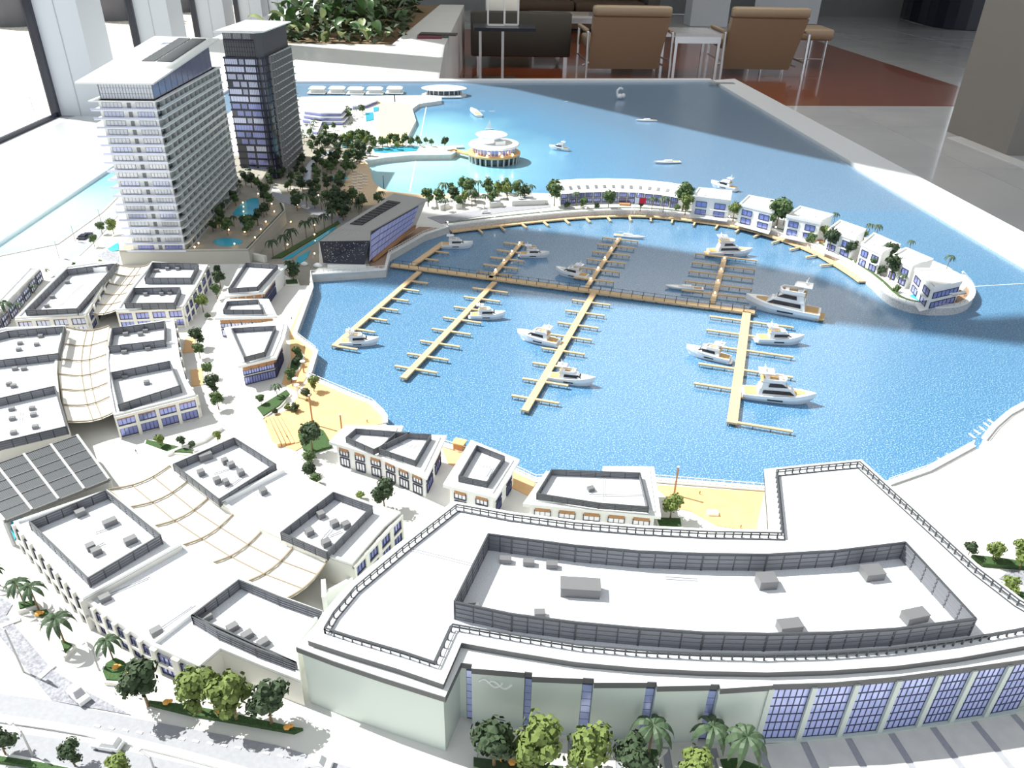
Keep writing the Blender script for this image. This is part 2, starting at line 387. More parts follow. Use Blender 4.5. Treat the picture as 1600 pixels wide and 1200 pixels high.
def leaf_mesh():
    m = M(); n = 6; vv = []
    for i in range(n+1):
        t_ = i/n; wd = .062*math.sin(math.pi*min(1, t_*.94+.06))**.7; z = .05*math.sin(t_*2.6)
        vv += [(-wd, t_*.21, z+.022), (0, t_*.21, z), (wd, t_*.21, z+.022)]
    f = []
    for i in range(n):
        for j in (0, 1): f.append((i*3+j, i*3+j+1, i*3+j+4, i*3+j+3))
    return m.add(vv, f)
lm = leaf_mesh(); l_a = _mesh('leaf', lm, leafm, sm=True); l_b = _mesh('leaf_pale', lm, leafy, sm=True)
for k in range(290):
    y = 7.2+random.random()**1.3*4.2; x = random.uniform(-1.72, -.66+(y-7.16)*.06)
    o = bpy.data.objects.new('leaf', l_b if random.random() < .2 else l_a); C.objects.link(o); o.parent = bed
    o.location = (x+1.1, y-8.5, .06+random.random()*.24+.1*(y-7.2)/4)
    o.rotation_euler = (random.uniform(.1, .9), random.uniform(-.5, .5), random.random()*6.28); q = random.uniform(.38, .68); o.scale = (q, q, q)
# furniture --------------------------------------------------------
def fbox(m, x, y, z0, z1, lx, ly, a=0): return m.box(x, y, Zf+z0, Zf+z1, lx, ly, a)
def rbox(x, y, z0, z1, lx, ly, a=0, r=.03):
    """cushion-like box with rounded rim"""
    m = M(); c, d = math.cos(a), math.sin(a)
    def ring(k, z):
        hx, hy = lx/2-k, ly/2-k; rr = min(r, hx, hy); out = []
        for sx, sy, s in ((1, 1, 0), (-1, 1, 1), (-1, -1, 2), (1, -1, 3)):
            for i in range(3):
                t_ = s*math.pi/2+i*math.pi/4
                px, py = sx*(hx-rr)+rr*math.cos(t_), sy*(hy-rr)+rr*math.sin(t_)
                out.append((x+px*c-py*d, y+px*d+py*c, Zf+z))
        return out
    rs = [ring(r*.6, z0), ring(0, z0+r*.6), ring(0, z1-r*.6), ring(r*.3, z1-r*.2), ring(r, z1)]
    for q in rs: m.v += q
    for j in range(4):
        for i in range(12): m.f.append((j*12+i, j*12+(i+1) % 12, j*12+12+(i+1) % 12, j*12+12+i))
    m.f += [tuple(range(11, -1, -1)), tuple(range(48, 60))]
    return m
def lounge_chair(cx, cy, rz, lab):
    """taupe slab lounge chair, back towards the display table (local +y is where the sitter looks)"""
    t = root('lounge_chair', lab, 'chair', (cx, cy, Zf), group='taupe lounge chairs', rz=rz)
    W = .92; h0 = .08; h1 = .80
    def add(name, m, mt, sm=False): return part(name, M().add([(x+cx, y+cy, z) for x, y, z in m.v], m.f), mt, t, sm=sm)
    bk = M().loft([(-W/2+.03, .30, Zf+h0), (W/2-.03, .30, Zf+h0), (W/2-.03, .38, Zf+h0), (-W/2+.03, .38, Zf+h0)],
                  [(-W/2, -.02, Zf+h1-.11), (W/2, -.02, Zf+h1-.11), (W/2, .10, Zf+h1-.11), (-W/2, .10, Zf+h1-.11)])
    add('backrest', bk, tan_l)
    hd = rbox(0, .03, h1-.105, h1+.01, W+.01, .15, 0, .035); add('headrest', hd, tan_l, True)
    add('seat', rbox(0, .62, .30, .43, W-.02, .66, 0, .04), tan_l, True)
    for s in (-1, 1):
        x = s*(W/2+.05)
        fr = M().path([(x, 0, Zf), (x, .02, Zf+.52), (x, .75, Zf+.52), (x, .75, Zf)], .016, 6); fr.tube((x, .02, Zf+.2), (x, .75, Zf+.2), .012)
        add('side_frame', fr, chrome)
        add('armrest', rbox(x, .40, .52, .55, .05, .62, 0, .01), tan_l)
        add('seat_strut', M().tube((x, .3, Zf+.12), (s*(W/2-.05), .3, Zf+.16), .014), chrome)
    return t
cx1, cy1 = F(984, 122); lounge_chair(1.97, 9.85, .02, 'taupe leather lounge chair seen from behind, directly beyond the table edge')
lounge_chair(3.66, 9.95, -.04, 'taupe leather lounge chair in front of the stone bench, beside its ottoman')
def low_table(cx, cy, lx, ly, h, lab, top=None, nm='side_table', rz=0):
    t = root(nm, lab, 'table', (cx, cy, Zf), rz=rz)
    part('table_top', fbox(M(), cx, cy, h-.035, h, lx, ly), top or marble, t)
    r = M()
    for k in (-1, 1): part('apron', fbox(M(), cx, cy+k*(ly/2-.015), h-.11, h-.035, lx, .02), chrome, t)
    for sx in (-1, 1):
        for sy in (-1, 1): part('leg', fbox(M(), cx+sx*(lx/2-.02), cy+sy*(ly/2-.02), 0, h-.035, .032, .032), chrome, t)
    return t
low_table(2.80, 10.25, .56, .7, .52, 'square grey marble table with steel legs between the two taupe lounge chairs')
low_table(1.72, 13.6, 1.3, .8, .42, 'low rectangular steel framed table behind the nearer taupe lounge chair', nm='coffee_table')
# ottoman right of the second chair
t = root('ottoman', 'taupe leather ottoman with slim steel legs, right of the lounge chairs', 'ottoman', (4.42, 11.2, Zf))
part('cushion', rbox(4.42, 11.2, .36, .50, 1.0, .62, -.12, .04), tan_l, t, sm=True)
for sx in (-1, 1):
    for sy in (-1, 1): part('leg', M().tube((4.42+sx*.42, 11.2+sy*.25, Zf), (4.42+sx*.42, 11.2+sy*.25, Zf+.37), .016), chrome, t)
part('stretcher', M().tube((4.0, 10.95, Zf+.12), (4.84, 10.95, Zf+.12), .01), chrome, t)
# dark armchair seen from behind, left
ax, ay = .74, 10.75
t = root('dark_armchair', 'boxy charcoal armchair on short steel feet, beside the marble bench', 'armchair', (ax, ay, Zf))
part('backrest', rbox(ax-.02, ay, .14, .66, 1.28, .22, 0, .03), char_l, t, sm=True)
part('seat', rbox(ax, ay+.5, .14, .42, 1.0, .8, 0, .03), char_l, t, sm=True)
for s in (-1, 1): part('arm', rbox(ax+s*.56, ay+.5, .14, .60, .16, .85, 0, .03), char_l, t, sm=True)
for sx in (-1, 1):
    for sy in (-.06, .85): part('foot', fbox(M(), ax+sx*.56, ay+sy, 0, .14, .05, .05), chrome, t)
cu = solo('cushion', rbox(ax-.25, ay+.30, .43, .80, .42, .16, .1, .05), cloth, 'pale scatter cushion leaning in the charcoal armchair', 'cushion', sm=True)
# black side table with white open frames
sx_, sy_ = .46, 9.75
t = root('black_side_table', 'small black square side table with thin steel legs in front of the charcoal armchair', 'table', (sx_, sy_, Zf))
part('table_top', fbox(M(), sx_, sy_, .55, .585, .70, .5), black, t)
for dx_ in (-.28, -.02): part('leg', fbox(M(), sx_+dx_, sy_-.1, 0, .55, .03, .03), chrome, t)
part('base', fbox(M(), sx_-.1, sy_, 0, .012, .5, .4), chrome, t)
t = root('white_open_frames', 'white open rectangular sculpture standing on the black side table', 'sculpture', (sx_-.05, sy_, Zf+.585))
z0 = Zf+.585
for x0, x1, yo in ((-.19, .0, -.06), (.0, .16, .0)):
    part('frame', M().path([(sx_+x0, sy_+yo, z0+.014), (sx_+x0, sy_+yo, z0+.55), (sx_+x1, sy_+yo, z0+.55), (sx_+x1, sy_+yo, z0+.014), (sx_+x0, sy_+yo, z0+.014)], .014, 4), boatw, t)
# brown sofa
sx2, sy2 = 1.95, 15.4
t = root('brown_sofa', 'dark brown two-seat sofa against the back of the lounge', 'sofa', (sx2, sy2, Zf))
part('base', rbox(sx2, sy2, .06, .34, 2.6, .9, 0, .02), brown_f, t)
for k in (-.63, .63): part('seat_cushion', rbox(sx2+k, sy2-.05, .34, .50, 1.24, .85, 0, .05), brown_f, t, sm=True)
for k in (-1.4, 1.4): part('arm', rbox(sx2+k, sy2, .06, .62, .22, .95, 0, .03), char_l, t, sm=True)
part('backrest', rbox(sx2, sy2+.45, .34, .88, 2.6, .25, 0, .05), brown_f, t, sm=True)
for k in (-.7, .1, .8): solo('sofa_cushion', rbox(sx2+k, sy2+.22, .505, .86, .5, .16, .1*k, .05), brown_f if k != .1 else tan_l, {-.7: 'dark throw cushion at the left end of the brown sofa', .1: 'taupe throw cushion in the middle of the brown sofa', .8: 'dark throw cushion at the right end of the brown sofa'}[k], 'cushion', sm=True)
# desk, panels
d = [F(1391, 14), F(1402, 22), F(1425, 36), F(1478, 47), F(1560, 49), F(1640, 49)]
d = smooth(d, 2); back = [(x+.1, y+.55) for x, y in d]
t = root('reception_desk', 'black glossy curved reception desk at the far right of the lobby', 'desk', (d[3][0], d[3][1], Zf))
part('front_panel', M().strip(d, back, Zf+.01, Zf+1.0), black, t)
part('counter', M().strip([(x, y-.04) for x, y in d], [(x, y+.6) for x, y in d], Zf+1.0, Zf+1.05), char_l, t)
x, y = F(1268, 38)
solo('white_partition', M().box(x-.55, y+.1, Zf+.01, Zf+1.6, 1.3, .08, -.25), colw, 'tall pale partition board standing behind the ottoman', 'partition')
x, y = F(1315, 16)
t = root('wood_cabinet', 'orange-brown wooden cabinet far behind the ottoman', 'cabinet', (x, y, Zf))
part('body', fbox(M(), x, y+.3, .04, .9, 1.5, .5), soffit, t); part('plinth', fbox(M(), x, y+.3, 0, .04, 1.4, .42), black, t)
for k in (-1, 1): part('door', fbox(M(), x+k*.37, y+.04, .06, .86, .7, .02), soffit, t)
x, y = F(1108, 42)
solo('trim_5', M().box(x, y+.3, Zf, 4.0, .75, .5), colw, kind='structure')
# ================================================================== DISPLAY TABLE
TB = [(-1.34, -.3), (1.6, -.3), (1.585, 5.20), (-1.42, 4.93)]
t = root('display_table', 'large white display table that carries the whole harbour model', 'table', (0, 2.4, Zf))
part('body', M().prism([(-1.5, -.35), (1.75, -.35), (1.75, 5.26), (-1.5, 5.0)], Zf, -.035), tblw, t)
rim = lambda a, b_, c, d_, z0, z1: M().prism([a, b_, c, d_], z0, z1)
part('right_rim', rim((1.60, -.35), (1.78, -.35), (1.765, 5.27), (1.60, 5.20), -.035, .012), tblw, t)
part('back_rim', rim((-1.55, 4.93), (1.60, 5.2), (1.60, 5.27), (-1.55, 5.03), -.035, .012), tblw, t)
part('left_rim', rim((-1.34, -.35), (-1.34, 4.95), (-1.7, 4.93), (-1.7, -.35), -.035, .012), tblw, t)
x, y = P(1128, 130, .012)
part('corner_plate', M().box(x, y, .012, .014, .16, .05), grey_d, t)
sea = bpy.data.objects.new('model_sea', _mesh('model_sea', M().prism(TB, -.03, 0), water)); C.objects.link(sea); sea.location = (0, 0, ZT)
tag(sea, 'blue acrylic sheet of the model sea and marina basin', 'model sea', kind='structure'); _org[sea] = (0, 0, 0)
part('sheet_seam', M().bar(P(667, 162), P(640, 300), .004, 0, .0006), white, sea)
part('sheet_seam', M().bar(P(1390, 456), P(1600, 443), .002, 0, .0006), white, sea)
# ================================================================== MODEL LAND
G = .02
westq = [(487, 450), (460, 524), (494, 550), (482, 590), (505, 600), (540, 615), (582, 632), (602, 651), (602, 662)]
southq = [(640, 690), (692, 696), (720, 705), (780, 725), (837, 752), (900, 751), (1025, 752), (1200, 766)]
quay_in = smooth(PP([(700, 353), (740, 348), (800, 341), (900, 331), (987, 328), (1050, 332), (1150, 345), (1200, 357), (1275, 383), (1325, 411), (1362, 436), (1387, 462), (1412, 474), (1450, 481), (1487, 481), (1510, 475), (1522, 462), (1520, 448), (1505, 431)], G), 2)
pen_out = PP([(1480, 416), (1425, 394), (1365, 374), (1300, 357), (1225, 341), (1150, 326), (1076, 310), (860, 302), (777, 301)], G)
lagoon = smooth(PP([(720, 303), (665, 304), (640, 303), (600, 298), (583, 285), (580, 270), (575, 256), (570, 252)], G), 1)
spit = PP([(625, 243), (705, 241), (714, 236), (712, 229), (640, 226), (636, 215), (650, 188), (644, 170), (655, 162)], G)
north = PP([(690, 157), (690, 152), (470, 153)], G)
land = PP(westq, G)+PP(southq, G)+PP([(1387, 757), (1450, 735), (1520, 697), (1527, 702), (1537, 687), (1553, 667), (1576, 647), (1604, 632)], G)
land += [(1.24, 1.30), (1.40, 1.30), (1.585, 1.2), (1.585, -.25), (-1.335, -.25)]
land += [(-1.335, 1.98)]+PP([(90, 382), (160, 332), (185, 307)], G)+[(-1.16, 3.0), (-1.15, 4.62)]
land += north[::-1]+spit[::-1]+[P(565, 252, G)]+lagoon[::-1]+pen_out[::-1]+quay_in[::-1]
land += PP([(663, 367), (608, 398), (602, 422), (486, 430)], G)
solo('model_land', M().prism(land, 0, G), paving, 'pale paved ground slab of the whole harbour model', 'model ground', kind='structure')
ov = {}
def overlay(name, px, mt, lab, cat, z=.0012, pts=None, kind=None):
    ov.setdefault(z, 0); ov[z] += 1
    return solo(name, M().prism(pts or PP(px, G), G, G+z+ov[z]*.00002), mt, lab, cat, kind=kind)
overlay('beach', [(592, 158), (640, 163), (643, 170), (648, 188), (634, 216), (630, 228), (600, 224), (588, 200)], sand, 'pale sand beach beyond the planted spit, facing the turquoise sea', 'beach')
overlay('beach', None, sand, 'shaded tan lagoon beach behind the slanted hall', 'beach', pts=PP([(563, 255), (548, 268), (536, 290), (527, 306), (560, 322), (640, 318), (700, 309), (720, 304)], G)+lagoon)
overlay('timber_plaza', [(452, 640), (470, 612), (482, 592), (505, 602), (540, 617), (580, 634), (599, 652), (599, 662), (560, 672), (520, 694), (490, 690), (462, 705), (425, 690), (412, 655)], wood_o, 'orange timber waterfront plaza west of the basin', 'plaza')
overlay('timber_plaza', [(1020, 758), (1200, 770), (1205, 835), (1120, 822), (1080, 800), (1060, 795)], wood_o, 'orange timber deck between the last pavilion and the big roof wing', 'plaza')
overlay('timber_plaza', [(690, 700), (720, 708), (780, 728), (837, 756), (825, 775), (770, 748), (700, 725)], wood_o, 'narrow orange timber walk behind the small square pavilion', 'plaza')
overlay('timber_plaza', [(474, 470), (485, 455), (462, 524), (492, 552), (478, 592), (464, 612), (440, 600), (455, 560), (452, 520)], wood_o, 'orange timber walk beside the stacked terrace pavilions', 'plaza')
overlay('hall_terrace', [(578, 416), (600, 420), (606, 398), (660, 367), (690, 357), (655, 355), (575, 400)], deck_b, 'brown decked terrace along the glazed side of the slanted hall', 'terrace', .0016)
rd = [overlay('road', [(0, 1085), (82, 1096), (205, 1122), (430, 1165), (600, 1215), (400, 1215), (170, 1157), (0, 1130)], asphalt, 'grey two-lane street in front of the big white building', 'road'),
      overlay('road', [(-20, 1140), (150, 1163), (390, 1218), (120, 1225), (-20, 1185)], asphalt, 'grey carriageway at the near table edge', 'road'),
      overlay('road', [(75, 445), (100, 405), (128, 372), (160, 340), (182, 325), (184, 338), (155, 372), (120, 405), (105, 440), (60, 500), (10, 560), (-10, 560), (40, 490)], asphalt, 'narrow grey road along the left sea front', 'road'),
      overlay('road', [(425, 300), (450, 306), (500, 325), (548, 342), (540, 352), (495, 338), (455, 321), (425, 312)], asphalt, 'dark grey road curving behind the slanted hall', 'road'),
      overlay('road', [(668, 340), (720, 333), (780, 324), (860, 318), (860, 324), (790, 332), (730, 342), (690, 350)], asphalt, 'grey road between the trees and the curved quay', 'road')]
dm = white
for k in range(17):
    u = 148+k*22; v = 1134.5+(u-148)*.155+max(0, u-380)*.05
    m = M().bar(P(u, v, G), P(u+9, v+2.4, G), .0025, G+.0012, G+.0022); part('lane_dash', m, dm, rd[0])
overlay('cobble_crossing', [(-15, 925), (20, 945), (10, 962), (80, 1045), (130, 1078), (205, 1118), (82, 1096), (0, 995)], cobble, 'grey cobbled forecourt at the lower left street corner', 'paving')
t = overlay('cobble_crossing', [(1560, 905), (1580, 890), (1640, 900), (1640, 925)], cobble, 'grey cobbled path beyond the big roof at the right', 'paving')
for a, b_ in (((2, 980), (32, 968)), ((60, 1062), (85, 1040))): solo('pale_crossing', M().bar(P(*a, G), P(*b_, G), .007, G+.0012, G+.0025), white, 'pale stripe across the %s end of the cobbled forecourt' % ('upper' if a[0] < 10 else 'lower'), 'stripe')
# kerbs
for p, lab in (([(-10, 1123), (80, 1136), (160, 1150), (300, 1184), (430, 1222)], 'white central kerb between the two carriageways'), ([(-10, 1183), (60, 1195), (120, 1212)], 'white kerb beside the hedge at the near edge')):
    solo('kerb', M().ribbon(resample(PP(p, G), .04), -.004, .004, G, G+.004), white, lab, 'kerb')
# frontage paving slabs under the big glazed facade
fp = root('frontage_paving', 'large pale paving slabs in front of the big building facade', 'paving', (.3, .45, G))
base = smooth(PP([(700, 1190), (730, 1140), (820, 1152), (905, 1157), (1000, 1164), (1095, 1170), (1200, 1164), (1320, 1154), (1400, 1145), (1500, 1129), (1640, 1100)], G), 1)
bl = resample(base[3:], .052); lo = offline(bl, -.105)
part('joint_strip', M().strip(offline(bl, -.001), lo, G, G+.0008), asphalt, fp)
for i in range(len(bl)-1):
    part('paving_slab', M().prism([lerp(bl[i], bl[i+1], .02), lerp(bl[i], bl[i+1], .86), lerp(lo[i], lo[i+1], .86), lerp(lo[i], lo[i+1], .02)], G, G+.0015), conc, fp)
# sea walls, quay, boardwalk
t = root('curved_quay', 'curved white stone quay wall round the far side of the basin', 'quay wall', (quay_in[20][0], quay_in[20][1], 0))
part('stone_face', M().ribbon(quay_in, 0, -.003, -.001, G), stone, t)
part('coping', M().ribbon(quay_in, .010, -.004, G, G+.004), white, t)
q2 = offline(quay_in, .030)
part('hedge_strip', M().ribbon(quay_in[:-14], .020, .028, G, G+.003), fol_m, t)
rl = M().ribbon(quay_in, -.0005, .0005, G+.010, G+.0108)
for p in resample(quay_in, .02): rl.box(p[0], p[1], G+.004, G+.0105, .0008, .0008)
part('railing', rl, lineg, t)
part('promenade', M().ribbon(quay_in[:-10], .011, .0195, G, G+.0015), white, t)
bq = [p for p in quay_in[1:-34]]
bw = root('quay_boardwalk', 'long curved timber boardwalk below the quay wall with small mooring fingers', 'boardwalk', (bq[10][0], bq[10][1], .006))
part('deck', M().ribbon(bq, -.004, -.024, .004, .008), wood_p, bw)
st = resample(bq[1:-2], .073)
for i, p in enumerate(st[1:-1]):
    a, b_ = st[i], st[i+2]; e_ = Vector((b_[0]-a[0], b_[1]-a[1])).normalized(); n_ = Vector((e_.y, -e_.x))
    o_ = Vector(p)+n_*.023
    part('mooring_finger', M().bar(o_, o_+n_*.040, .006, .004, .008), wood_p, bw)
pm = M()
for p in resample(offline(bq, -.021), .022): pm.box(p[0], p[1], 0, .016, .0009, .0009)
part('posts', pm, postm, bw, kind='stuff')
def seawall(px, lab, h=.0, coping=True, rail=True, nm='sea_wall', mt=None):
    p = PP(px, G); t = root(nm, lab, 'sea wall', (p[0][0], p[0][1], 0))
    part('stone_face', M().ribbon(p, -.0015, .0015, -.001, G+.001), mt or stone, t)
    part('coping', M().ribbon(p, -.005, .005, G+.001, G+.004), white, t)
    if rail:
        r = M()
        for a, b_ in zip(p, p[1:]): r.bar(a, b_, .001, G+.0125, G+.0135).bar(a, b_, .0007, G+.008, G+.0085)
        for q in resample(p, .012): r.box(q[0], q[1], G+.004, G+.0135, .0009, .0009)
        part('railing', r, white, t)
    return t
seawall(westq, 'white sea wall with thin railing along the western promenade')
seawall(southq, 'white sea wall with thin railing behind the waterfront pavilions')
seawall([(1387, 757), (1450, 735), (1520, 697)], 'white sea wall beyond the big roof wing, by two small white boats')
seawall([(1537, 687), (1553, 667), (1576, 647), (1604, 632)], 'white rounded sea wall at the right edge, by a row of small white boats')
seawall([(700, 355), (663, 367), (608, 398), (602, 422), (486, 430), (487, 450)], 'grey concrete sea wall around the slanted hall terrace', mt=conc)
solo('stone_ramp_edge', M().bar(P(1535, 700, G), P(1640, 770, G), .010, G, G+.005), stone, 'speckled stone strip running off the rounded quay at the right edge', 'stone edging')
t = root('plaza_steps', 'low broad timber steps down to the orange plaza', 'steps', (*P(435, 680, G), G))
for k in range(5):
    part('step', M().bar(P(418+k*6, 657-k*1.2, G), P(437+k*7, 699-k*1.5, G), .006, G, G+.0016+.0012*(5-k)), wood_o, t)
# far-left shore building (sunlit glazed hall, partly outside the frame)
# ================================================================== BUILDING KIT
def facade(par, A, B, z0, z1, nb, rows, inner, wd=.72, gl=None, fr=None, head=None, mull=3, proud=.0015, band=None):
    """bays of framed windows on the wall A->B; inner = a point inside the building. rows = [(z0,z1,head?)]"""
    A, B = Vector(A), Vector(B); e_ = (B-A); L = e_.length; e_ = e_/L; n_ = Vector((e_.y, -e_.x))
    if (Vector(inner)-A).dot(n_) > 0: n_ = -n_
    for i in range(nb):
        for (a, b_, hd) in rows:
            c0 = L*(i+.5-wd/2)/nb; c1 = L*(i+.5+wd/2)/nb
            f = M(); th = .0012
            f.wall(A, B, n_, c0-th, c1+th, a-th, a, 0, .0022).wall(A, B, n_, c0-th, c1+th, b_, b_+th, 0, .0022).wall(A, B, n_, c0-th, c0, a, b_, 0, .0022).wall(A, B, n_, c1, c1+th, a, b_, 0, .0022)
            for k in range(1, mull): x = c0+(c1-c0)*k/mull; f.wall(A, B, n_, x-.0004, x+.0004, a, b_, 0, .0018)
            wn = part('window', f, fr or frame_d, par)
            part('pane', M().wall(A, B, n_, c0, c1, a, b_, -.0002, .0009), gl or glass_b, wn)
            if hd: part('timber_head', M().wall(A, B, n_, c0, c1, b_+th, b_+th+hd, 0, .003), soffit, par)
    if band:
        m = M()
        for i in range(nb+1):
            s = L*i/nb; w_ = L/nb*(1-wd)/2*.8; m.wall(A, B, n_, max(0, s-w_), min(L, s+w_), z0, z1, 0, .004)
        for z in band: m.wall(A, B, n_, 0, L, z-.0025, z+.0025, 0, .0038)
        part('pier_frame', m, cream, par)
def roof_screen(par, pts, z0, z1, step=.019, closed=True, mt=None, units=()):
    """louvred plant screen: one part holding a sub-part per panel"""
    pts = list(pts); n = len(pts); sc = None; fr = M()
    segs = [(pts[i], pts[(i+1) % n]) for i in range(n if closed else n-1)]
    for a, b_ in segs: fr.bar(a, b_, .0022, z1-.001, z1+.0004)
    for a, b_ in segs: fr.box(a[0], a[1], z0, z1, .0022, .0022)
    for a, b_ in segs:
        L = math.dist(a, b_); k = max(1, round(L/step))
        for i in range(1, k): q = lerp(a, b_, i/k); fr.box(q[0], q[1], z0, z1, .0014, .0014)
    sc = part('roof_screen', fr, screen_f, par)
    for a, b_ in segs:
        L = math.dist(a, b_); k = max(1, round(L/step)); e_ = Vector((b_[0]-a[0], b_[1]-a[1]))/max(L, 1e-6); n_ = Vector((-e_.y, e_.x))
        for i in range(k):
            m = M(); s0, s1 = L*i/k+.0006, L*(i+1)/k-.0006
            m.wall(a, b_, n_, s0, s1, z0, z1-.001, -.0003, .0003)
            for j in range(4):
                z = z0+(z1-z0)*(j+.5)/4; m.wall(a, b_, n_, s0, s1-.001, z-.0006, z+.0006, -.0011, .0011)
            part('screen_panel', m, mt or screen_l, sc)
    return sc
def unit(par, u, v, z, lx=.012, ly=.009, h=.008, a=.3):
    x, y = P(u, v, z)
    m = M().box(x, y, z, z+h, lx, ly, a); part('rooftop_unit', m, unitm, par)
def roof_rail(par, pts, z, closed=False, step=.0115, lean=None, mt=None):
    r = M(); n = len(pts)
    segs = [(pts[i], pts[(i+1) % n]) for i in range(n if closed else n-1)]
    for a, b_ in segs:
        r.bar(a, b_, .0016, z+.0082, z+.0096).bar(a, b_, .0012, z+.0045, z+.0055)
    r2 = M()
    for p in resample(pts+([pts[0]] if closed else []), step): r.box(p[0], p[1], z, z+.009, .0016, .0016)
    return part('roof_railing', r, mt or screen_f, par)
def roof_lines(par, lst, z, mt=None):
    m = M()
    for l in lst:
        q = PP(l, z)
        for a, b_ in zip(q, q[1:]): m.bar(a, b_, .0009, z, z+.0009); 
        q2 = offline(q, .004)
        for a, b_ in zip(q2, q2[1:]): m.bar(a, b_, .0009, z, z+.0009)
    part('roof_duct_run', m, mt or lineg, par)
def block(name, lab, px, zr, par_h=.004, zb=G, wallm=None, roofm=None, cat='building', over=0):
    p = ccw(PP(px, zr)); c = (sum(q[0] for q in p)/len(p), sum(q[1] for q in p)/len(p))
    t = root(name, lab, cat, (c[0], c[1], zb))
    bp_ = inset(p, over) if over else p
    part('walls', M().prism(bp_, zb, zr-.0035 if over else zr-.001), wallm or cream, t)
    part('roof', M().prism(p if over else inset(p, .001), zr-.0035 if over else zr-.001, zr), roofm or roofw, t)
    if par_h:
        m = M(); q = p; i_ = inset(p, .004)
        for k in range(len(q)): m.prism([q[k], q[(k+1) % len(q)], i_[(k+1) % len(q)], i_[k]], zr, zr+par_h)
        part('parapet', m, white, t)
    return t, p, c
# ================================================================== BIG FOREGROUND BUILDING
Z1, Z2 = .117, .127
led = [(462, 1011), (520, 1033), (600, 1060), (696, 1090), (721, 1036), (770, 1043), (820, 1050), (870, 1056), (918, 1060), (970, 1064), (1019, 1066), (1121, 1070), (1200, 1070), (1300, 1067), (1400, 1058), (1500, 1045), (1600, 1031), (1700, 1012)]
backpx = [(1700, 1000), (1600, 946), (1537, 896), (1440, 808), (1346, 722), (1272, 729), (1197, 737), (1204, 832), (1100, 830), (1000, 825), (900, 817), (800, 804), (710, 788), (620, 857), (541, 921), (505, 962)]
low = PP(led+backpx, Z1)
bb = root('big_white_building', 'huge white flat-roofed building with railing and blue glazed front in the foreground', 'building', (.3, .7, G))
core = inset(low, .004)
part('walls', M().prism(core, G, Z1-.006), green_white, bb)
part('fascia', M().prism(low, Z1-.008, Z1-.0005), fascia, bb)
part('ledge', M().prism(inset(low, .0006), Z1-.0005, Z1+.0005), white, bb)
up = [(479, 1000), (540, 1020), (620, 1044), (693, 1069), (721, 1004), (760, 1011), (800, 1018), (900, 1034), (1000, 1043), (1100, 1048), (1200, 1050), (1300, 1047), (1400, 1040), (1500, 1027), (1600, 1009), (1690, 990)]
bku = [(1680, 984), (1600, 938), (1537, 890), (1440, 802), (1346, 718), (1272, 725), (1194, 733), (1201, 828), (1100, 826), (1000, 821), (900, 813), (800, 800), (708, 783), (618, 853), (539, 918), (503, 960)]
upp = ccw(PP(up+bku, Z2)); upi = inset(upp, .011)
part('upper_fascia', M().prism(inset(upp, .0008), Z1, Z2-.0006), fascia, bb)
m = M(); m2 = M()
for k in range(len(upp)):
    j = (k+1) % len(upp)
    m.prism([upp[k], upp[j], upi[j], upi[k]], Z2-.0006, Z2+.0004)
part('roof_rim', m, white, bb)
part('roof', M().prism(inset(upp, .005), Z2-.004, Z2-.0002), roofw, bb)
roof_rail(bb, inset(upp, .0155), Z2-.0002, closed=True)
r3 = M(); q = inset(upp, .0195)
for k in range(len(q)): r3.bar(q[k], q[(k+1) % len(q)], .0013, Z2-.0002, Z2+.0012)
part('rail_track', r3, screen_f, bb)
ench = [(763, 834), (800, 839), (900, 852), (1000, 861), (1100, 865), (1200, 866), (1307, 860), (1415, 847), (1525, 966), (1400, 982), (1300, 988), (1200, 990), (1100, 988), (1000, 981), (900, 972), (800, 959), (710, 940)]
roof_screen(bb, PP(ench, Z2+.027), Z2, Z2+.027, step=.020)
for (u, v, lx, ly, h, a) in ((906, 925, .046, .020, .013, -.12), (790, 878, .014, .008, .006, -.1), (826, 882, .014, .008, .006, -.1), (862, 886, .014, .008, .006, -.1), (1196, 914, .022, .017, .012, .05), (1361, 900, .024, .018, .010, .1), (1232, 984, .026, .014, .010, .1), (1427, 968, .028, .014, .010, .2), (740, 953, .012, .008, .006, 0), (843, 962, .012, .008, .006, 0)):
    x, y = P(u, v, Z2); part('rooftop_unit', M().box(x, y, Z2, Z2+h, lx, ly, a).box(x, y, Z2+h, Z2+h+.0012, lx*1.04, ly*1.04, a), unitm, bb)
roof_lines(bb, [[(640, 860), (740, 885)], [(1040, 905), (1090, 908)]], Z2)
def vled(u):
    for (a, b_) in zip(led, led[1:]):
        if a[0] <= u <= b_[0]: return a[1]+(b_[1]-a[1])*(u-a[0])/(b_[0]-a[0])
    return led[-1][1]
def Lp(u): return Vector(P(u, vled(u), Z1))
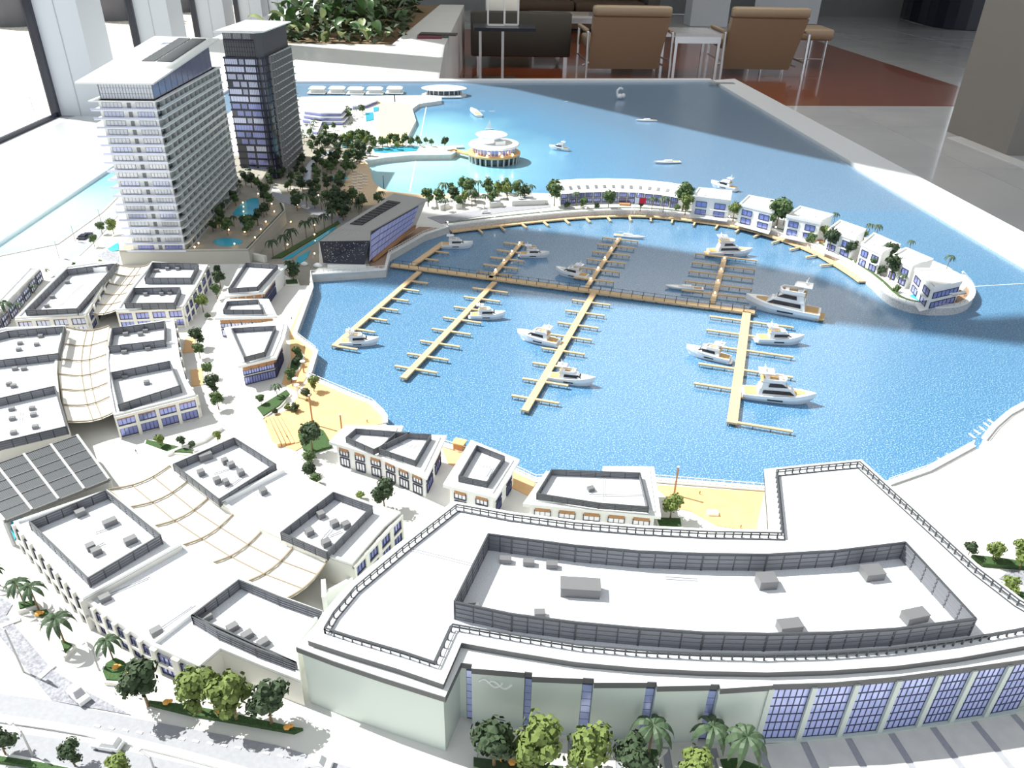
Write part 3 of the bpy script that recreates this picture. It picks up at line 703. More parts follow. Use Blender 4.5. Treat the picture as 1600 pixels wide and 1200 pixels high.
# white wall panels with blue slots between
slots = [(727, 738), (820, 832), (911, 928), (1011, 1026), (1110, 1124)]
edges = [s[1] for s in slots]; ends = [s[0] for s in slots[1:]]+[1207]
for (a, b_) in zip(edges, ends):
    A, B = Lp(a), Lp(b_); e_ = (B-A); L = e_.length; e_ = e_/L; n_ = Vector((e_.y, -e_.x))
    pa = part('wall_panel', M().prism([A-n_*.006, B-n_*.006, B+n_*.0, A+n_*.004], G, Z1-.006), green_white, bb)
    part('panel_fascia', M().prism([A-n_*.006, B-n_*.006, B+n_*.0015, A+n_*.0055], Z1-.008, Z1+.0004), fascia, pa)
    part('panel_cap', M().prism([A-n_*.006, B-n_*.006, B+n_*.0013, A+n_*.0053], Z1+.0004, Z1+.0007), white, pa)
    if a == 738: emb = (A, e_, n_, L, pa)
for a, b_ in slots:
    A, B = Lp(a), Lp(b_); e_ = (B-A).normalized(); n_ = Vector((e_.y, -e_.x))
    s_ = part('slot_window', M().prism([A-n_*.0045, B-n_*.0045, B-n_*.0038, A-n_*.0038], G, Z1-.006), frame_d, bb)
    for k in range(7):
        z0 = G+.003+k*.0115; part('pane', M().prism([A+e_*.0006-n_*.0042, B-e_*.0006-n_*.0042, B-e_*.0006-n_*.003, A+e_*.0006-n_*.003], z0, z0+.0105), glass_v, s_)
A, e_, n_, L, pa = emb
em = M(); pts = []
for loop in (0, 1):
    pts = []
    for k in range(19):
        t_ = k/18; a = math.pi*(.15+1.7*t_)
        x = .008+loop*.010+.026*t_; z = Z1-.022+.0060*math.sin(2*math.pi*t_+.3)*(1 if loop == 0 else .9)-loop*.0016
        q_ = A+e_*x; f_ = .0045-.004*x/L; pts.append((q_.x+n_.x*f_, q_.y+n_.y*f_, z))
    em.path(pts, .0012, 4)
part('emblem', em, white, pa, label='raised white double-swoosh emblem')
# glazed bays
bays = [1207, 1275, 1342, 1408, 1472, 1526, 1582, 1640]
for a, b_ in zip(bays, bays[1:]):
    A, B = Lp(a), Lp(b_); e_ = (B-A); L = e_.length; e_ = e_/L; n_ = Vector((e_.y, -e_.x))
    fr = M(); z0, z1 = G+.004, Z1-.010; nx, nz = 6, 6
    for i in range(nx+1): fr.wall(A, B, n_, .003+(L-.006)*i/nx-.0004, .003+(L-.006)*i/nx+.0004, z0, z1, -.0036, -.0012)
    for j in range(nz+1): z = z0+(z1-z0)*j/nz; fr.wall(A, B, n_, .003, L-.003, z-.0005, z+.0005, -.0036, -.0012)
    bay = part('glass_bay', fr, frame_d, bb)
    for i in range(nx):
        for j in range(nz):
            x0 = .003+(L-.006)*i/nx+.0005; x1 = .003+(L-.006)*(i+1)/nx-.0005; za = z0+(z1-z0)*j/nz+.0006; zb_ = z0+(z1-z0)*(j+1)/nz-.0006
            part('pane', M().wall(A, B, n_, x0, x1, za, zb_, -.0036, -.0018), glass_v, bay)
    part('bay_pier', M().wall(A, B, n_, -.003, .003, G, Z1-.006, -.005, .002), green_white, bb)
    part('bay_sill', M().wall(A, B, n_, 0, L, G, G+.004, -.005, .003), green_white, bb)
# ================================================================== MALL BLOCKS
ZM = .066
def screen_px(t, px, zr, h=.016, **k): return roof_screen(t, PP(px, zr+h), zr, zr+h, **k)
t, p, c = block('mall_building', 'long white mall block with tall plant screens at the upper left, nearest the sea road', [(24, 499), (104, 418), (150, 411), (183, 411), (135, 492)], ZM)
screen_px(t, [(40, 485), (104, 421), (150, 415), (181, 412), (120, 482)], ZM)
for u, v in ((74, 480), (83, 466), (106, 443)): unit(t, u, v, ZM, .010, .008, .007)
x, y = P(150, 424, ZM); part('stair_box', M().box(x, y, ZM, ZM+.012, .055, .012, 0), white, t)
roof_lines(t, [[(96, 478), (130, 445), (132, 432)]], ZM)
A, B = P(24, 499, ZM), P(135, 492, ZM); facade(t, A, B, G, ZM, 4, [(.026, .040, 0), (.046, .059, .002)], c, gl=glass_l, band=[.043, .064])
A, B = P(135, 492, ZM), P(183, 411, ZM); facade(t, A, B, G, ZM, 6, [(.026, .040, 0), (.046, .059, 0)], c, band=[.043])
t, p, c = block('mall_building', 'white mall block with two small plant screens beside the shaded lane, below the podium wall', [(182, 486), (206, 450), (238, 411), (325, 416), (312, 440), (298, 463), (286, 481)], ZM)
screen_px(t, [(238, 410), (309, 412), (298, 434), (226, 434)], ZM); screen_px(t, [(209, 450), (281, 449), (272, 473), (195, 474)], ZM)
for u, v in ((245, 425), (262, 422), (278, 422), (228, 462), (253, 461), (266, 460)): unit(t, u, v, ZM, .014 if u == 245 else .009, .008, .007)
A, B = P(182, 486, ZM), P(286, 481, ZM); facade(t, A, B, G, ZM, 4, [(.026, .040, 0), (.046, .059, .002)], c, band=[.043, .064])
for a, b_ in (((286, 481), (298, 463)), ((298, 463), (312, 440)), ((312, 440), (325, 416))):
    facade(t, P(*a, ZM), P(*b_, ZM), G, ZM, 2, [(.026, .040, 0), (.046, .059, 0)], c, band=[.043])
t, p, c = block('mall_building', 'white mall block with six dark units in each screened roof at the left edge', [(-60, 530), (10, 514), (103, 511), (92, 545), (89, 580), (93, 620), (108, 671), (-70, 712)], ZM)
screen_px(t, [(-40, 530), (12, 517), (100, 510), (91, 552), (-30, 566)], ZM); screen_px(t, [(-50, 633), (85, 603), (103, 666), (-50, 702)], ZM)
for u, v in ((36, 526), (64, 527), (32, 538), (58, 540), (30, 548), (24, 578), (38, 578), (15, 602), (22, 605), (19, 641), (51, 640), (20, 656), (53, 650), (22, 678), (56, 669)): unit(t, u, v, ZM, .009, .008, .006)
A, B = P(-60, 530, ZM), P(10, 514, ZM)
m = M().wall(P(-30, 572, ZM), P(92, 552, ZM), (0, -1), 0, .12, ZM, ZM+.004, 0, .003); part('roof_step', m, white, t)
roof_lines(t, [[(33, 640), (30, 664), (46, 668)]], ZM)
t, p, c = block('mall_building', 'curved white mall block with glazed orange-headed end bays above the small tree square', [(172, 516), (272, 500), (277, 530), (281, 560), (291, 595), (306, 619), (178, 651), (170, 610), (166, 565)], ZM)
screen_px(t, [(175, 513), (257, 502), (257, 531), (170, 541)], ZM); screen_px(t, [(173, 582), (265, 564), (281, 602), (185, 632)], ZM)
for u, v in ((197, 524), (228, 519), (220, 524), (195, 552), (232, 547), (230, 600), (196, 590)): unit(t, u, v, ZM, .010, .009, .007)
part('roof_step', M().bar(P(172, 550, ZM), P(277, 536, ZM), .004, ZM, ZM+.005), white, t)
A, B = P(178, 651, ZM), P(306, 619, ZM); facade(t, A, B, G, ZM, 4, [(.024, .039, 0), (.046, .058, .0035)], c, wd=.78, gl=glass_b, mull=4, band=[.043, .064])
for a, b_ in (((306, 619), (291, 595)), ((291, 595), (281, 560)), ((281, 560), (277, 530)), ((277, 530), (272, 500))):
    facade(t, P(*a, ZM), P(*b_, ZM), G, ZM, 2, [(.026, .040, 0), (.046, .059, 0)], c, band=[.043])
# lower-left blocks
ZA = .071; ZB = .062
t, p, c = block('mall_building', 'white mall block with a large screened roof holding five grey boxes at the lower left', [(22, 818), (168, 768), (205, 795), (242, 824), (284, 852), (130, 938), (75, 878)], ZA)
screen_px(t, [(46, 815), (165, 766), (250, 836), (137, 903)], ZA)
for u, v, l in ((127, 805, .013), (173, 820, .018), (205, 848, .016), (143, 858, .011), (152, 865, .012)): unit(t, u, v, ZA, l, .010, .009, .7)
roof_lines(t, [[(128, 815), (165, 850), (190, 868)], [(143, 860), (165, 850)], [(150, 835), (175, 826)]], ZA)
for a, b_ in (((22, 818), (75, 878)), ((75, 878), (130, 938))): facade(t, P(*a, ZA), P(*b_, ZA), G, ZA, 4, [(.026, .041, 0), (.047, .062, 0)], c, wd=.6, gl=glass_d, band=[.044])
t, p, c = block('mall_building', 'white mall block with a grey screened deck beside the big building', [(131, 938), (284, 853), (330, 880), (378, 906), (440, 934), (505, 958), (464, 1012), (470, 1066), (410, 1043), (345, 1016), (312, 1044), (240, 1012), (180, 972)], ZB)
screen_px(t, [(300, 961), (373, 906), (435, 932), (503, 956)], ZB, closed=False)
roof_screen(t, PP([(300, 961), (340, 985), (400, 1012), (462, 1035)], ZB+.016), ZB, ZB+.016)
for u, v in ((165, 938), (245, 990), (323, 968), (364, 984), (387, 996), (412, 1008)): unit(t, u, v, ZB, .013, .009, .008, .7)
roof_lines(t, [[(170, 932), (232, 905), (300, 948), (245, 985)], [(345, 966), (455, 1018)]], ZB)
x = PP([(301, 962), (242, 1008)], ZB); part('roof_step', M().bar(x[0], x[1], .004, ZB, ZB+.006), white, t)
for a, b_, k in (((131, 938), (180, 972), 3), ((180, 972), (240, 1012), 3), ((240, 1012), (312, 1044), 2)): facade(t, P(*a, ZB), P(*b_, ZB), G, ZB, k, [(.024, .037, 0), (.042, .055, .0)], c, wd=.62, band=[.040])
t, p, c = block('mall_building', 'stepped white mall block with two screened roofs inland of the pavilions', [(268, 728), (366, 683), (400, 703), (432, 724), (475, 748), (520, 768), (575, 787), (626, 803), (600, 826), (550, 884), (514, 872), (460, 852), (410, 828), (366, 801), (327, 776), (295, 750)], ZM+.002)
ZC = ZM+.002
screen_px(t, [(271, 725), (366, 684), (430, 725), (342, 780)], ZC, h=.014); screen_px(t, [(439, 832), (521, 769), (581, 791), (511, 863)], ZC, h=.014)
for u, v, l in ((322, 718, .020), (352, 724, .009), (362, 730, .010), (315, 742, .010), (340, 754, .010), (354, 757, .008), (377, 742, .010), (412, 771, .010), (502, 808, .010), (523, 822, .011), (541, 824, .011), (484, 835, .011), (510, 852, .012)): unit(t, u, v, ZC, l, .010, .009 if l < .02 else .012, .6)
roof_lines(t, [[(335, 742), (358, 735), (375, 748), (352, 764)], [(400, 780), (450, 810)], [(495, 830), (515, 840), (535, 832)], [(505, 845), (520, 828)]], ZC)
part('roof_step', M().bar(P(344, 790, ZC), P(444, 738, ZC), .005, ZC, ZC+.008), white, t)
A, B = P(626, 803, ZC), P(550, 884, ZC); facade(t, A, B, G, ZC, 4, [(.022, .038, 0), (.046, .060, .0)], c, wd=.66, band=[.042, .065])
# trellis pergola
t = root('louvred_pergola', 'dark louvred steel pergola of twelve square panels at the left edge of the mall', 'pergola', (*P(60, 745, .064), .064))
c00, c10, c11, c01 = [Vector(P(u, v, .064)) for u, v in ((-68, 740), (121, 682), (171, 751), (8, 816))]
c00 = c10+(c01-c11)*1.12
def bil(a, b_): return (c00*(1-a)+c10*a)*(1-b_)+(c01*(1-a)+c11*a)*b_
for i in range(4):
    for j in range(3):
        a0, a1, b0, b1 = i/4+.004, (i+1)/4-.004, j/3+.006, (j+1)/3-.006; m = M()
        for k in range(15):
            s = a0+(a1-a0)*(k+.5)/15; m.bar(bil(s, b0), bil(s, b1), .0022, .064, .066)
        m.bar(bil(a0, (b0+b1)/2), bil(a1, (b0+b1)/2), .0014, .066, .0667)
        part('louvre_panel', m, screen_f, t)
for i in range(5): part('beam', M().bar(bil(i/4, 0), bil(i/4, 1), .0035, .0625, .0685), postm, t)
for j in range(4): part('beam', M().bar(bil(0, j/3), bil(1, j/3), .0025, .0625, .0670), fascia, t)
for a in (0, 1):
    for b_ in (0, 1): q_ = bil(a, b_); part('post', M().box(q_.x, q_.y, G, .064, .004, .004), postm, t)
solo('fountain_pool', M().prism(PP([(18, 800), (30, 795), (34, 810), (24, 845), (17, 842)], G), G, G+.002), pool, 'small turquoise pool at the corner of the louvred pergola', 'pool')
# curved canopies over the mall streets
def canopy(lab, Lp_, Rp_, z=.061, beams=(0, .45, .62, 1)):
    t = root('street_canopy', lab, 'canopy', (*P(*Lp_[0], z), z), group='curved trellis canopies over the mall streets')
    L_, R_ = PP(Lp_, z), PP(Rp_, z)
    for (a, b_, c_, d_) in zip(L_, L_[1:], R_, R_[1:]):
        m = M(); n = 5; vv = []
        for q0, q1 in ((a, c_), (b_, d_)):
            for i in range(n+1): s = i/n; x, y = lerp(q0, q1, s); vv.append((x, y, z-.010*math.sin(math.pi*s)))
        vv += [(x, y, zz-.0008) for x, y, zz in vv]; k = 2*(n+1); f = []
        for i in range(n): f += [(i, i+1, n+2+i, n+1+i), (k+i, k+n+1+i, k+n+2+i, k+i+1)]
        f += [(i, k+i, k+i+1, i+1) for i in range(n)]+[(n+1+i, n+2+i, k+n+2+i, k+n+1+i) for i in range(n)]
        part('cloth_panel', m.add(vv, f), cloth, t)
    for a, c_ in zip(L_, R_):
        pts = [(*lerp(a, c_, i/8), z+.0022-.0095*math.sin(math.pi*i/8)) for i in range(9)]
        part('rib', M().path(pts, .0015, 4), beam, t)
    for s in beams:
        pts = [(*lerp(a, c_, s), z+.0005-.0095*math.sin(math.pi*s)) for a, c_ in zip(L_, R_)]
        part('beam', M().path(pts, .0011, 4), beam, t)
canopy('pale trellis canopy over the street between the two uppermost mall blocks', [(186, 415), (172, 427), (159, 441), (146, 456), (134, 472), (122, 487)], [(238, 412), (231, 427), (222, 441), (208, 456), (196, 470), (183, 485)])
canopy('pale trellis canopy over the street between the six-unit block and the curved block', [(103, 512), (95, 537), (91, 561), (91, 585), (95, 609), (99, 634), (106, 660)], [(171, 510), (168, 533), (166, 555), (168, 577), (171, 598), (177, 618), (188, 640)])
canopy('wide white trellis canopy sweeping from the pergola to the big building', [(171, 766), (204, 794), (240, 824), (284, 854), (330, 882), (385, 911), (450, 936)], [(266, 729), (295, 752), (327, 778), (366, 803), (410, 830), (460, 854), (514, 874)], beams=(0, .35, .7, 1))
# escalator hall beside the big building
t = root('glazed_entrance', 'small white entrance stair with blue glass balustrades beside the big building', 'entrance', (*P(540, 915, .04), G))
A, B = P(508, 925, .045), P(558, 898, .045)
part('wall', M().bar(A, B, .004, G, .045), white, t); A2, B2 = P(510, 938, .03), P(556, 912, .03)
part('glass_balustrade', M().bar(A2, B2, .002, G, .034), glass_b, t); part('post', M().bar(P(505, 905, .05), P(506, 932, .05), .006, G, .05), white, t)
# ================================================================== WATERFRONT PAVILIONS
def pavilion(lab, px, encl, facs, zr=.070, units_=(), lines=(), extra=None):
    p = ccw(PP(px, zr)); c = (sum(q[0] for q in p)/len(p), sum(q[1] for q in p)/len(p))
    t = root('waterfront_pavilion', lab, 'building', (*c, G))
    ins = inset(p, .008)
    part('walls', M().prism(ins, G, zr-.005), white, t)
    part('roof_slab', M().prism(p, zr-.0055, zr), white, t)
    i2 = inset(p, .008); part('roof_upstand', M().prism(i2, zr, zr+.0022), white, t)
    i3 = inset(p, .0105); part('roof', M().prism(i3, zr+.0022, zr+.0025), roofw, t)
    for e_ in encl: roof_screen(t, PP(e_, zr+.013), zr+.0022, zr+.013, step=.022)
    for u, v, l in units_: unit(t, u, v, zr+.003, l, .008, .006)
    if lines: roof_lines(t, lines, zr+.0026)
    n = len(ins)
    for k, nb, kw in facs:
        # facade k: wall whose midpoint is nearest photo pixel k
        q = Vector(P(*k, .045)); best = min(range(n), key=lambda i: (Vector(lerp(ins[i], ins[(i+1) % n], .5))-q).length)
        facade(t, ins[best], ins[(best+1) % n], G, zr-.006, nb, [(.023, .038, 0), (.044, .053, .009)], c, **kw)
    return t
pavilion('white pavilion with two linked screened roofs, nearest the orange plaza', [(514, 690), (540, 664), (630, 665), (625, 678), (698, 680), (667, 746), (594, 714)],
         [[(541, 683), (556, 670), (622, 675), (640, 676), (584, 702)], [(592, 701), (618, 676), (673, 679), (649, 720)]], [((550, 715), 3, dict(wd=.52, gl=win_t)), ((630, 745), 3, dict(wd=.58, gl=win_t)), ((685, 720), 2, dict(wd=.6))], units_=[(612, 690, .011)], lines=[[(608, 700), (612, 694), (650, 700)]])
pavilion('small square white pavilion with one screened roof', [(692, 757), (736, 687), (812, 718), (775, 778)], [[(717, 744), (745, 696), (788, 713), (761, 753)]], [((722, 785), 2, dict(wd=.5, gl=win_t)), ((800, 750), 2, dict(wd=.4))], lines=[[(746, 728), (768, 732), (760, 745)]])
pavilion('wide white pavilion with a stepped screened roof, right of the small square one', [(817, 787), (853, 736), (942, 738), (942, 728), (1022, 729), (1033, 807)],
         [[(839, 771), (862, 734), (1000, 739), (1013, 792), (936, 786)]], [((900, 805), 5, dict(wd=.62, gl=win_t))], units_=[(923, 766, .010)], lines=[[(920, 775), (1005, 776)], [(942, 745), (942, 782)]])
pavilion('upper pavilion of the terrace row with shaded blue-grey roof, below the podium wall', [(350, 463), (375, 413), (450, 413), (432, 430), (413, 456)], [[(357, 451), (384, 411), (433, 414), (402, 448)]], [((425, 455), 5, dict(wd=.85)), ((380, 475), 4, dict(wd=.8))])
pavilion('middle pavilion of the terrace row with a long narrow screened roof', [(335, 497), (352, 467), (420, 467), (433, 494)], [[(349, 484), (355, 471), (403, 468), (410, 484)]], [((385, 508), 5, dict(wd=.9, gl=glass_l))])
pavilion('lower pavilion of the terrace row with a wedge-shaped screened roof', [(350, 512), (438, 500), (450, 505), (444, 530), (432, 558), (372, 572), (362, 545)], [[(362, 513), (430, 509), (413, 550), (382, 558)]], [((400, 585), 4, dict(wd=.92)), ((440, 560), 3, dict(wd=.8))])
# ================================================================== PODIUM AND TOWERS
ZP = .058
podp = PP([(186, 393), (388, 391), (446, 330), (441, 318), (425, 305), (400, 297)], ZP)+[(-.72, 3.0), (-1.0, 3.0), (-1.0, 2.6)]
pod = root('hotel_podium', 'pale raised podium carrying the pool gardens between the towers and the mall', 'podium', (-.75, 2.3, G))
part('retaining_wall', M().prism(podp, G, ZP-.002), podw, pod)
part('garden_deck', M().prism(inset(podp, .0005), ZP-.002, ZP), garden, pod)
pe = PP([(186, 393), (388, 391), (446, 330), (441, 318)], ZP)
part('parapet', M().ribbon(pe, .003, 0, ZP, ZP+.004), podw, pod)
part('hedge', M().ribbon(pe[1:], .008, .004, ZP, ZP+.003), fol_d, pod)
for nm, px, lab in (('pool', [(333, 377), (345, 372), (372, 373), (382, 379), (362, 385), (340, 384)], 'small'), ('pool', [(366, 330), (385, 312), (404, 308), (405, 322), (400, 345), (385, 352), (374, 350), (380, 338), (362, 336)], 'large')):
    q = smooth(PP(px+[px[0]], ZP), 2)[:-1]
    part('pool', M().prism(q, ZP-.001, ZP+.001), pool, pod, label=lab+' turquoise lagoon pool')
def face_rows(par, A, B, z0, z1, groups, inner, gl, wd_=None, mull=5, fr=None):
    """groups = [(s0,s1)] as fractions along the face; each a window part with panes"""
    A, B = Vector(A), Vector(B); e_ = B-A; L = e_.length; n_ = Vector((e_.y, -e_.x))/L
    if (Vector(inner)-A).dot(n_) > 0: n_ = -n_
    for i, (s0, s1) in enumerate(groups):
        f = M(); a, b_ = L*s0, L*s1
        f.wall(A, B, n_, a-.0005, b_+.0005, z0-.0005, z0, 0, .0014).wall(A, B, n_, a-.0005, b_+.0005, z1, z1+.0005, 0, .0014)
        k = max(1, mull)
        for j in range(k+1): x = a+(b_-a)*j/k; f.wall(A, B, n_, x-.0003, x+.0003, z0, z1, 0, .0013)
        wn = part('window', f, fr or grey_d, par); part('pane', M().wall(A, B, n_, a, b_, z0, z1, 0, .0007), gl, wn)
# white tower
x0, x1, y0, y1 = -.880, -.747, 1.985, 2.52
t = root('white_hotel_tower', 'tall white hotel tower with a tilted flat roof and many balcony slabs', 'tower', (-.81, 2.25, ZP))
Zt = .438; NF = 18; fh = (Zt-ZP)/NF
part('walls', M().prism([(x0, y0), (x1, y0), (x1, y1), (x0, y1)], ZP, Zt), white, t)
side = mat('pale_balcony_recess', (.52, .54, .55), .5)
for k in range(NF):
    z = ZP+k*fh
    sl = M(); ex = .010+.004*((k*7) % 3)/2
    sl.prism([(x0-ex-.006, y0-.008), (x1+.004, y0-.008), (x1+.010, y0+.01), (x1+.010, y1+.012+.004*(k % 2)), (x0-ex, y1+.01), (x0-ex, y0+.10)], z+fh-.0026, z+fh)
    part('floor_slab', sl, white, t)
    if k: face_rows(t, (x0, y0), (x1, y0), z+.005, z+fh-.005, [(.06, .40), (.66, .95)], (-.81, 2.2), win_t if k % 4 else glass_l, mull=5)
    else: face_rows(t, (x0, y0), (x1, y0), z+.003, z+fh-.004, [(.1, .4), (.62, .95)], (-.81, 2.2), glass_b, mull=5)
    face_rows(t, (x0, y0), (x1, y0), z+.005, z+fh-.006, [(.50, .56)], (-.81, 2.2), grey_d, mull=1)
    # long east side: balcony fronts and dark openings, too small to pick apart
    part('side_shade_plate', M().box(x1+.0002, (y0+y1)/2, z, z+fh-.003, .0004, y1-y0-.004), side_shade, t)  # darker plate over the white wall, shade of the balcony side painted in
    m = M(); m2 = M()
    nb = 14
    for j in range(nb):
        s = (y1-y0)/nb
        if (j+k) % 3: m.box(x1+.0006, y0+s*(j+.45), z+.004, z+fh-.005, .0012, s*(.42 if (j*5+k) % 2 else .6))
        m2.box(x1+.005, y0+s*(j+1), z, z+fh-.0026, .009, .0014)
    part('side_windows', m, glass_d, t, kind='stuff'); part('side_partitions', m2, side, t, kind='stuff')
    part('balustrade', M().box(x1+.0092, (y0+y1)/2, z, z+.0055, .0008, y1-y0), rail_g, t); part('front_balustrade', M().bar((x0-ex-.005, y0-.0075), (x1+.004, y0-.0075), .0008, z, z+.004), glass_l, t)
# crown
part('crown_walls', M().prism([(x0+.003, y0+.012), (x1-.004, y0+.012), (x1-.004, y1-.03), (x0+.003, y1-.03)], Zt, Zt+.001), white, t)
cr = M(); A = (x0+.003, y0+.012); 
cg = M().loft([(x0+.003, y0+.012, Zt), (x1-.004, y0+.012, Zt), (x1-.004, y1-.03, Zt), (x0+.003, y1-.03, Zt)], [(x0+.003, y0+.012, .478), (x1-.004, y0+.012, .478), (x1-.004, y1-.03, .509), (x0+.003, y1-.03, .509)])
part('crown_glass', cg, crown_g, t)
part('crown_front_glass', M().box((x0+x1)/2, y0+.0117, Zt+.001, .476, x1-x0-.010, .0006), win_t, t)
cm = M()
for k in range(19): x = x0+.003+(x1-x0-.007)*k/18; cm.box(x, y0+.0112, Zt, .477, .0006, .001)
for z in (Zt+.001, Zt+.013, Zt+.026): cm.box((x0+x1)/2, y0+.0112, z, z+.0007, x1-x0-.007, .001)
for k in range(12): y = y0+.012+(y1-y0-.042)*k/11; cm.box(x1-.0036, y, Zt, .478+.031*k/11-.002, .0008, .0008)
part('crown_mullions', cm, grey_d, t)
R4 = [(-.919, 1.975, .480), (-.738, 1.975, .480), (-.736, 2.56, .514), (-.938, 2.60, .514)]
part('tilted_roof', M().loft([(x, y, z-.004) for x, y, z in R4], R4), white, t)
def on_roof(a, b_, dz=0):
    p = Vector(R4[0]).lerp(Vector(R4[1]), a); q = Vector(R4[3]).lerp(Vector(R4[2]), a); r_ = p.lerp(q, b_); return (r_.x, r_.y, r_.z+dz)
for (a0, a1) in ((.42, .60), (.63, .84)):
    for j in range(9):
        b0 = .40+j*.062; b1 = b0+.055
        part('solar_panel', M().loft([on_roof(a0, b0, .0006), on_roof(a1, b0, .0006), on_roof(a1, b1, .0006), on_roof(a0, b1, .0006)], [on_roof(a0, b0, .0022), on_roof(a1, b0, .0022), on_roof(a1, b1, .0030), on_roof(a0, b1, .0030)]), screen_f, t)
# dark tower
t = root('dark_glass_tower', 'tall dark glass tower with black floor bands and a rounded corner', 'tower', (-.73, 3.0, ZP))
fp_ = [(-.808, 2.825), (-.700, 2.812)]+[(-.700+.032*math.sin(a), 2.842-.032*math.cos(a)) for a in [math.pi/2*k/5 for k in range(1, 6)]]+[(-.650, 3.15), (-.79, 3.18)]
Zu = .428; NF = 17; zb = .022; fh = (Zu-zb)/NF
part('core', M().prism(fp_, G, Zu), glass_d, t)
for k in range(NF):
    z = zb+k*fh
    part('floor_band', M().prism(inset(fp_, -.0022), z+fh-.0055, z+fh-.0005), black, t)
    gs = [[(.03, .42), (.47, .62), (.67, .98)], [(.04, .60), (.65, .97)], [(.05, .3), (.35, .52), (.57, .97)], [(.18, .38), (.43, .62), (.68, .96)]][(k*3) % 4] if k > 4 else [(.30, .55), (.62, .95)]
    face_rows(t, fp_[0], fp_[1], z+.001, z+fh-.006, gs, (-.75, 3), glass_l if (k > 10 or k % 4 == 0) else glass_b, mull=6, fr=black)
    face_rows(t, fp_[1], fp_[3], z+.001, z+fh-.006, [(.05, .95)], (-.75, 3), glass_b, mull=3, fr=black)
    face_rows(t, fp_[3], fp_[6], z+.001, z+fh-.006, [(.05, .95)], (-.75, 3), glass_b if k % 3 else glass_l, mull=3, fr=black)
    m = M()
    for j in range(9):
        a = lerp(fp_[6], fp_[7], (j+.5)/9); m.box(a[0]+.004, a[1], z, z+fh, .009, .0012)
    sl = M().prism([lerp(fp_[6], fp_[7], .0), (fp_[6][0]+.011, fp_[6][1]+.07), (fp_[7][0]+.012, fp_[7][1]), fp_[7]], z+fh-.003, z+fh-.0008)
    part('balcony_slab', sl, side, t); part('side_partitions', m, side2, t, kind='stuff')
cwn = inset(fp_, .006)
part('crown', M().prism(cwn, Zu, .503), crown_d, t)
m = M(); A, B = cwn[0], cwn[1]; L = math.dist(A, B); n_ = Vector((B[1]-A[1], -(B[0]-A[0])))/L
for k in range(13): m.wall(A, B, n_, L*k/12-.0004, L*k/12+.0004, Zu, .478, 0, .0012)
for z in (Zu+.001, Zu+.016, Zu+.03, Zu+.045): m.wall(A, B, n_, 0, L, z, z+.0008, 0, .0012)
m.wall(A, B, n_, 0, L, .478, .482, 0, .003)
part('crown_grid', m, black, t)
for s0, s1 in ((.05, .3), (.36, .62), (.68, .93)):
    m = M()
    for j in range(8): s = s0+(s1-s0)*j/8; m.wall(A, B, n_, L*s, L*s+.0007, .484, .500, 0, .0012)
    part('louvre_bank', m, chrome, t)
m = M().prism([(-.826, 2.815), (-.690, 2.800), (-.665, 2.83), (-.640, 3.17), (-.81, 3.2)], .503, .507)
part('roof_slab', m, white, t)
# ================================================================== SLANTED HALL
t = root('slanted_hall', 'slanted grey-roofed hall with a black starry end wall and lavender glazed side', 'hall', (-.28, 2.1, G))
a = (*P(499, 377, .088), .088); b_ = (*P(578, 376, .088), .088); c_ = (*P(579, 361, .097), .097); d_ = (*P(527, 357, .097), .097)
e_ = (*P(669, 311, .122), .122); f_ = (*P(616, 302, .122), .122)
fa = (*P(505, 411, .030), .030); fb = (*P(570, 413, .030), .030)
def low_(p, z, k=1.0): return (p[0], p[1], z)
part('end_wall', M().add([fa, fb, b_, a, (fa[0], fa[1]+.01, .03), (fb[0], fb[1]+.01, .03), (b_[0], b_[1]+.01, .086), (a[0], a[1]+.01, .086)], [(0, 1, 2, 3), (4, 7, 6, 5), (0, 3, 7, 4), (1, 5, 6, 2), (3, 2, 6, 7), (0, 4, 5, 1)]), black, t)
random.seed(11); m = M(); FA, FB, FC, FD = map(Vector, (fa, fb, b_, a))
for k in range(120):
    u, v = random.uniform(.06, .94), random.uniform(.08, .94); q = (FA*(1-u)+FB*u)*(1-v)+(FD*(1-u)+FC*u)*v; s = .0004 if k % 3 else .0006
    m.box(q.x, q.y-.0006, q.z-s, q.z+s, 2*s, .0006)
part('star_lights', m, boatw, t, kind='stuff')
hl = [low_(fa, G), low_(fb, G)]
g1 = P(655, 361, G); g2 = (f_[0], f_[1]); fl_ = (d_[0], d_[1]); bR = P(573, 416, G)
th = .0035
part('front_roof', M().loft([(x, y, z-th) for x, y, z in (a, b_, c_, d_)], [a, b_, c_, d_]), hall_roof, t)
part('main_roof', M().loft([(x, y, z-th) for x, y, z in (d_, c_, e_, f_)], [d_, c_, e_, f_]), hall_roof, t)
m = M()
for k in range(1, 12): p, q = Vector(a).lerp(Vector(b_), k/12), Vector(d_).lerp(Vector(c_), k/12); m.tube(p+Vector((0, 0, .0004)), q+Vector((0, 0, .0004)), .0004, n=4)
part('roof_seams', m, postm, t)
D, Cc, E_, F_ = map(Vector, (d_, c_, e_, f_))
for k in range(11):
    s0 = .12+k*.062; s1 = s0+.05
    q = [(D*(1-u)+Cc*u)*(1-s)+(F_*(1-u)+E_*u)*s for u, s in ((.16, s0), (.52, s0), (.52, s1), (.16, s1))]
    part('solar_panel', M().loft([(v.x, v.y, v.z+.0005) for v in q], [(v.x, v.y, v.z+.0025) for v in q]), black, t)
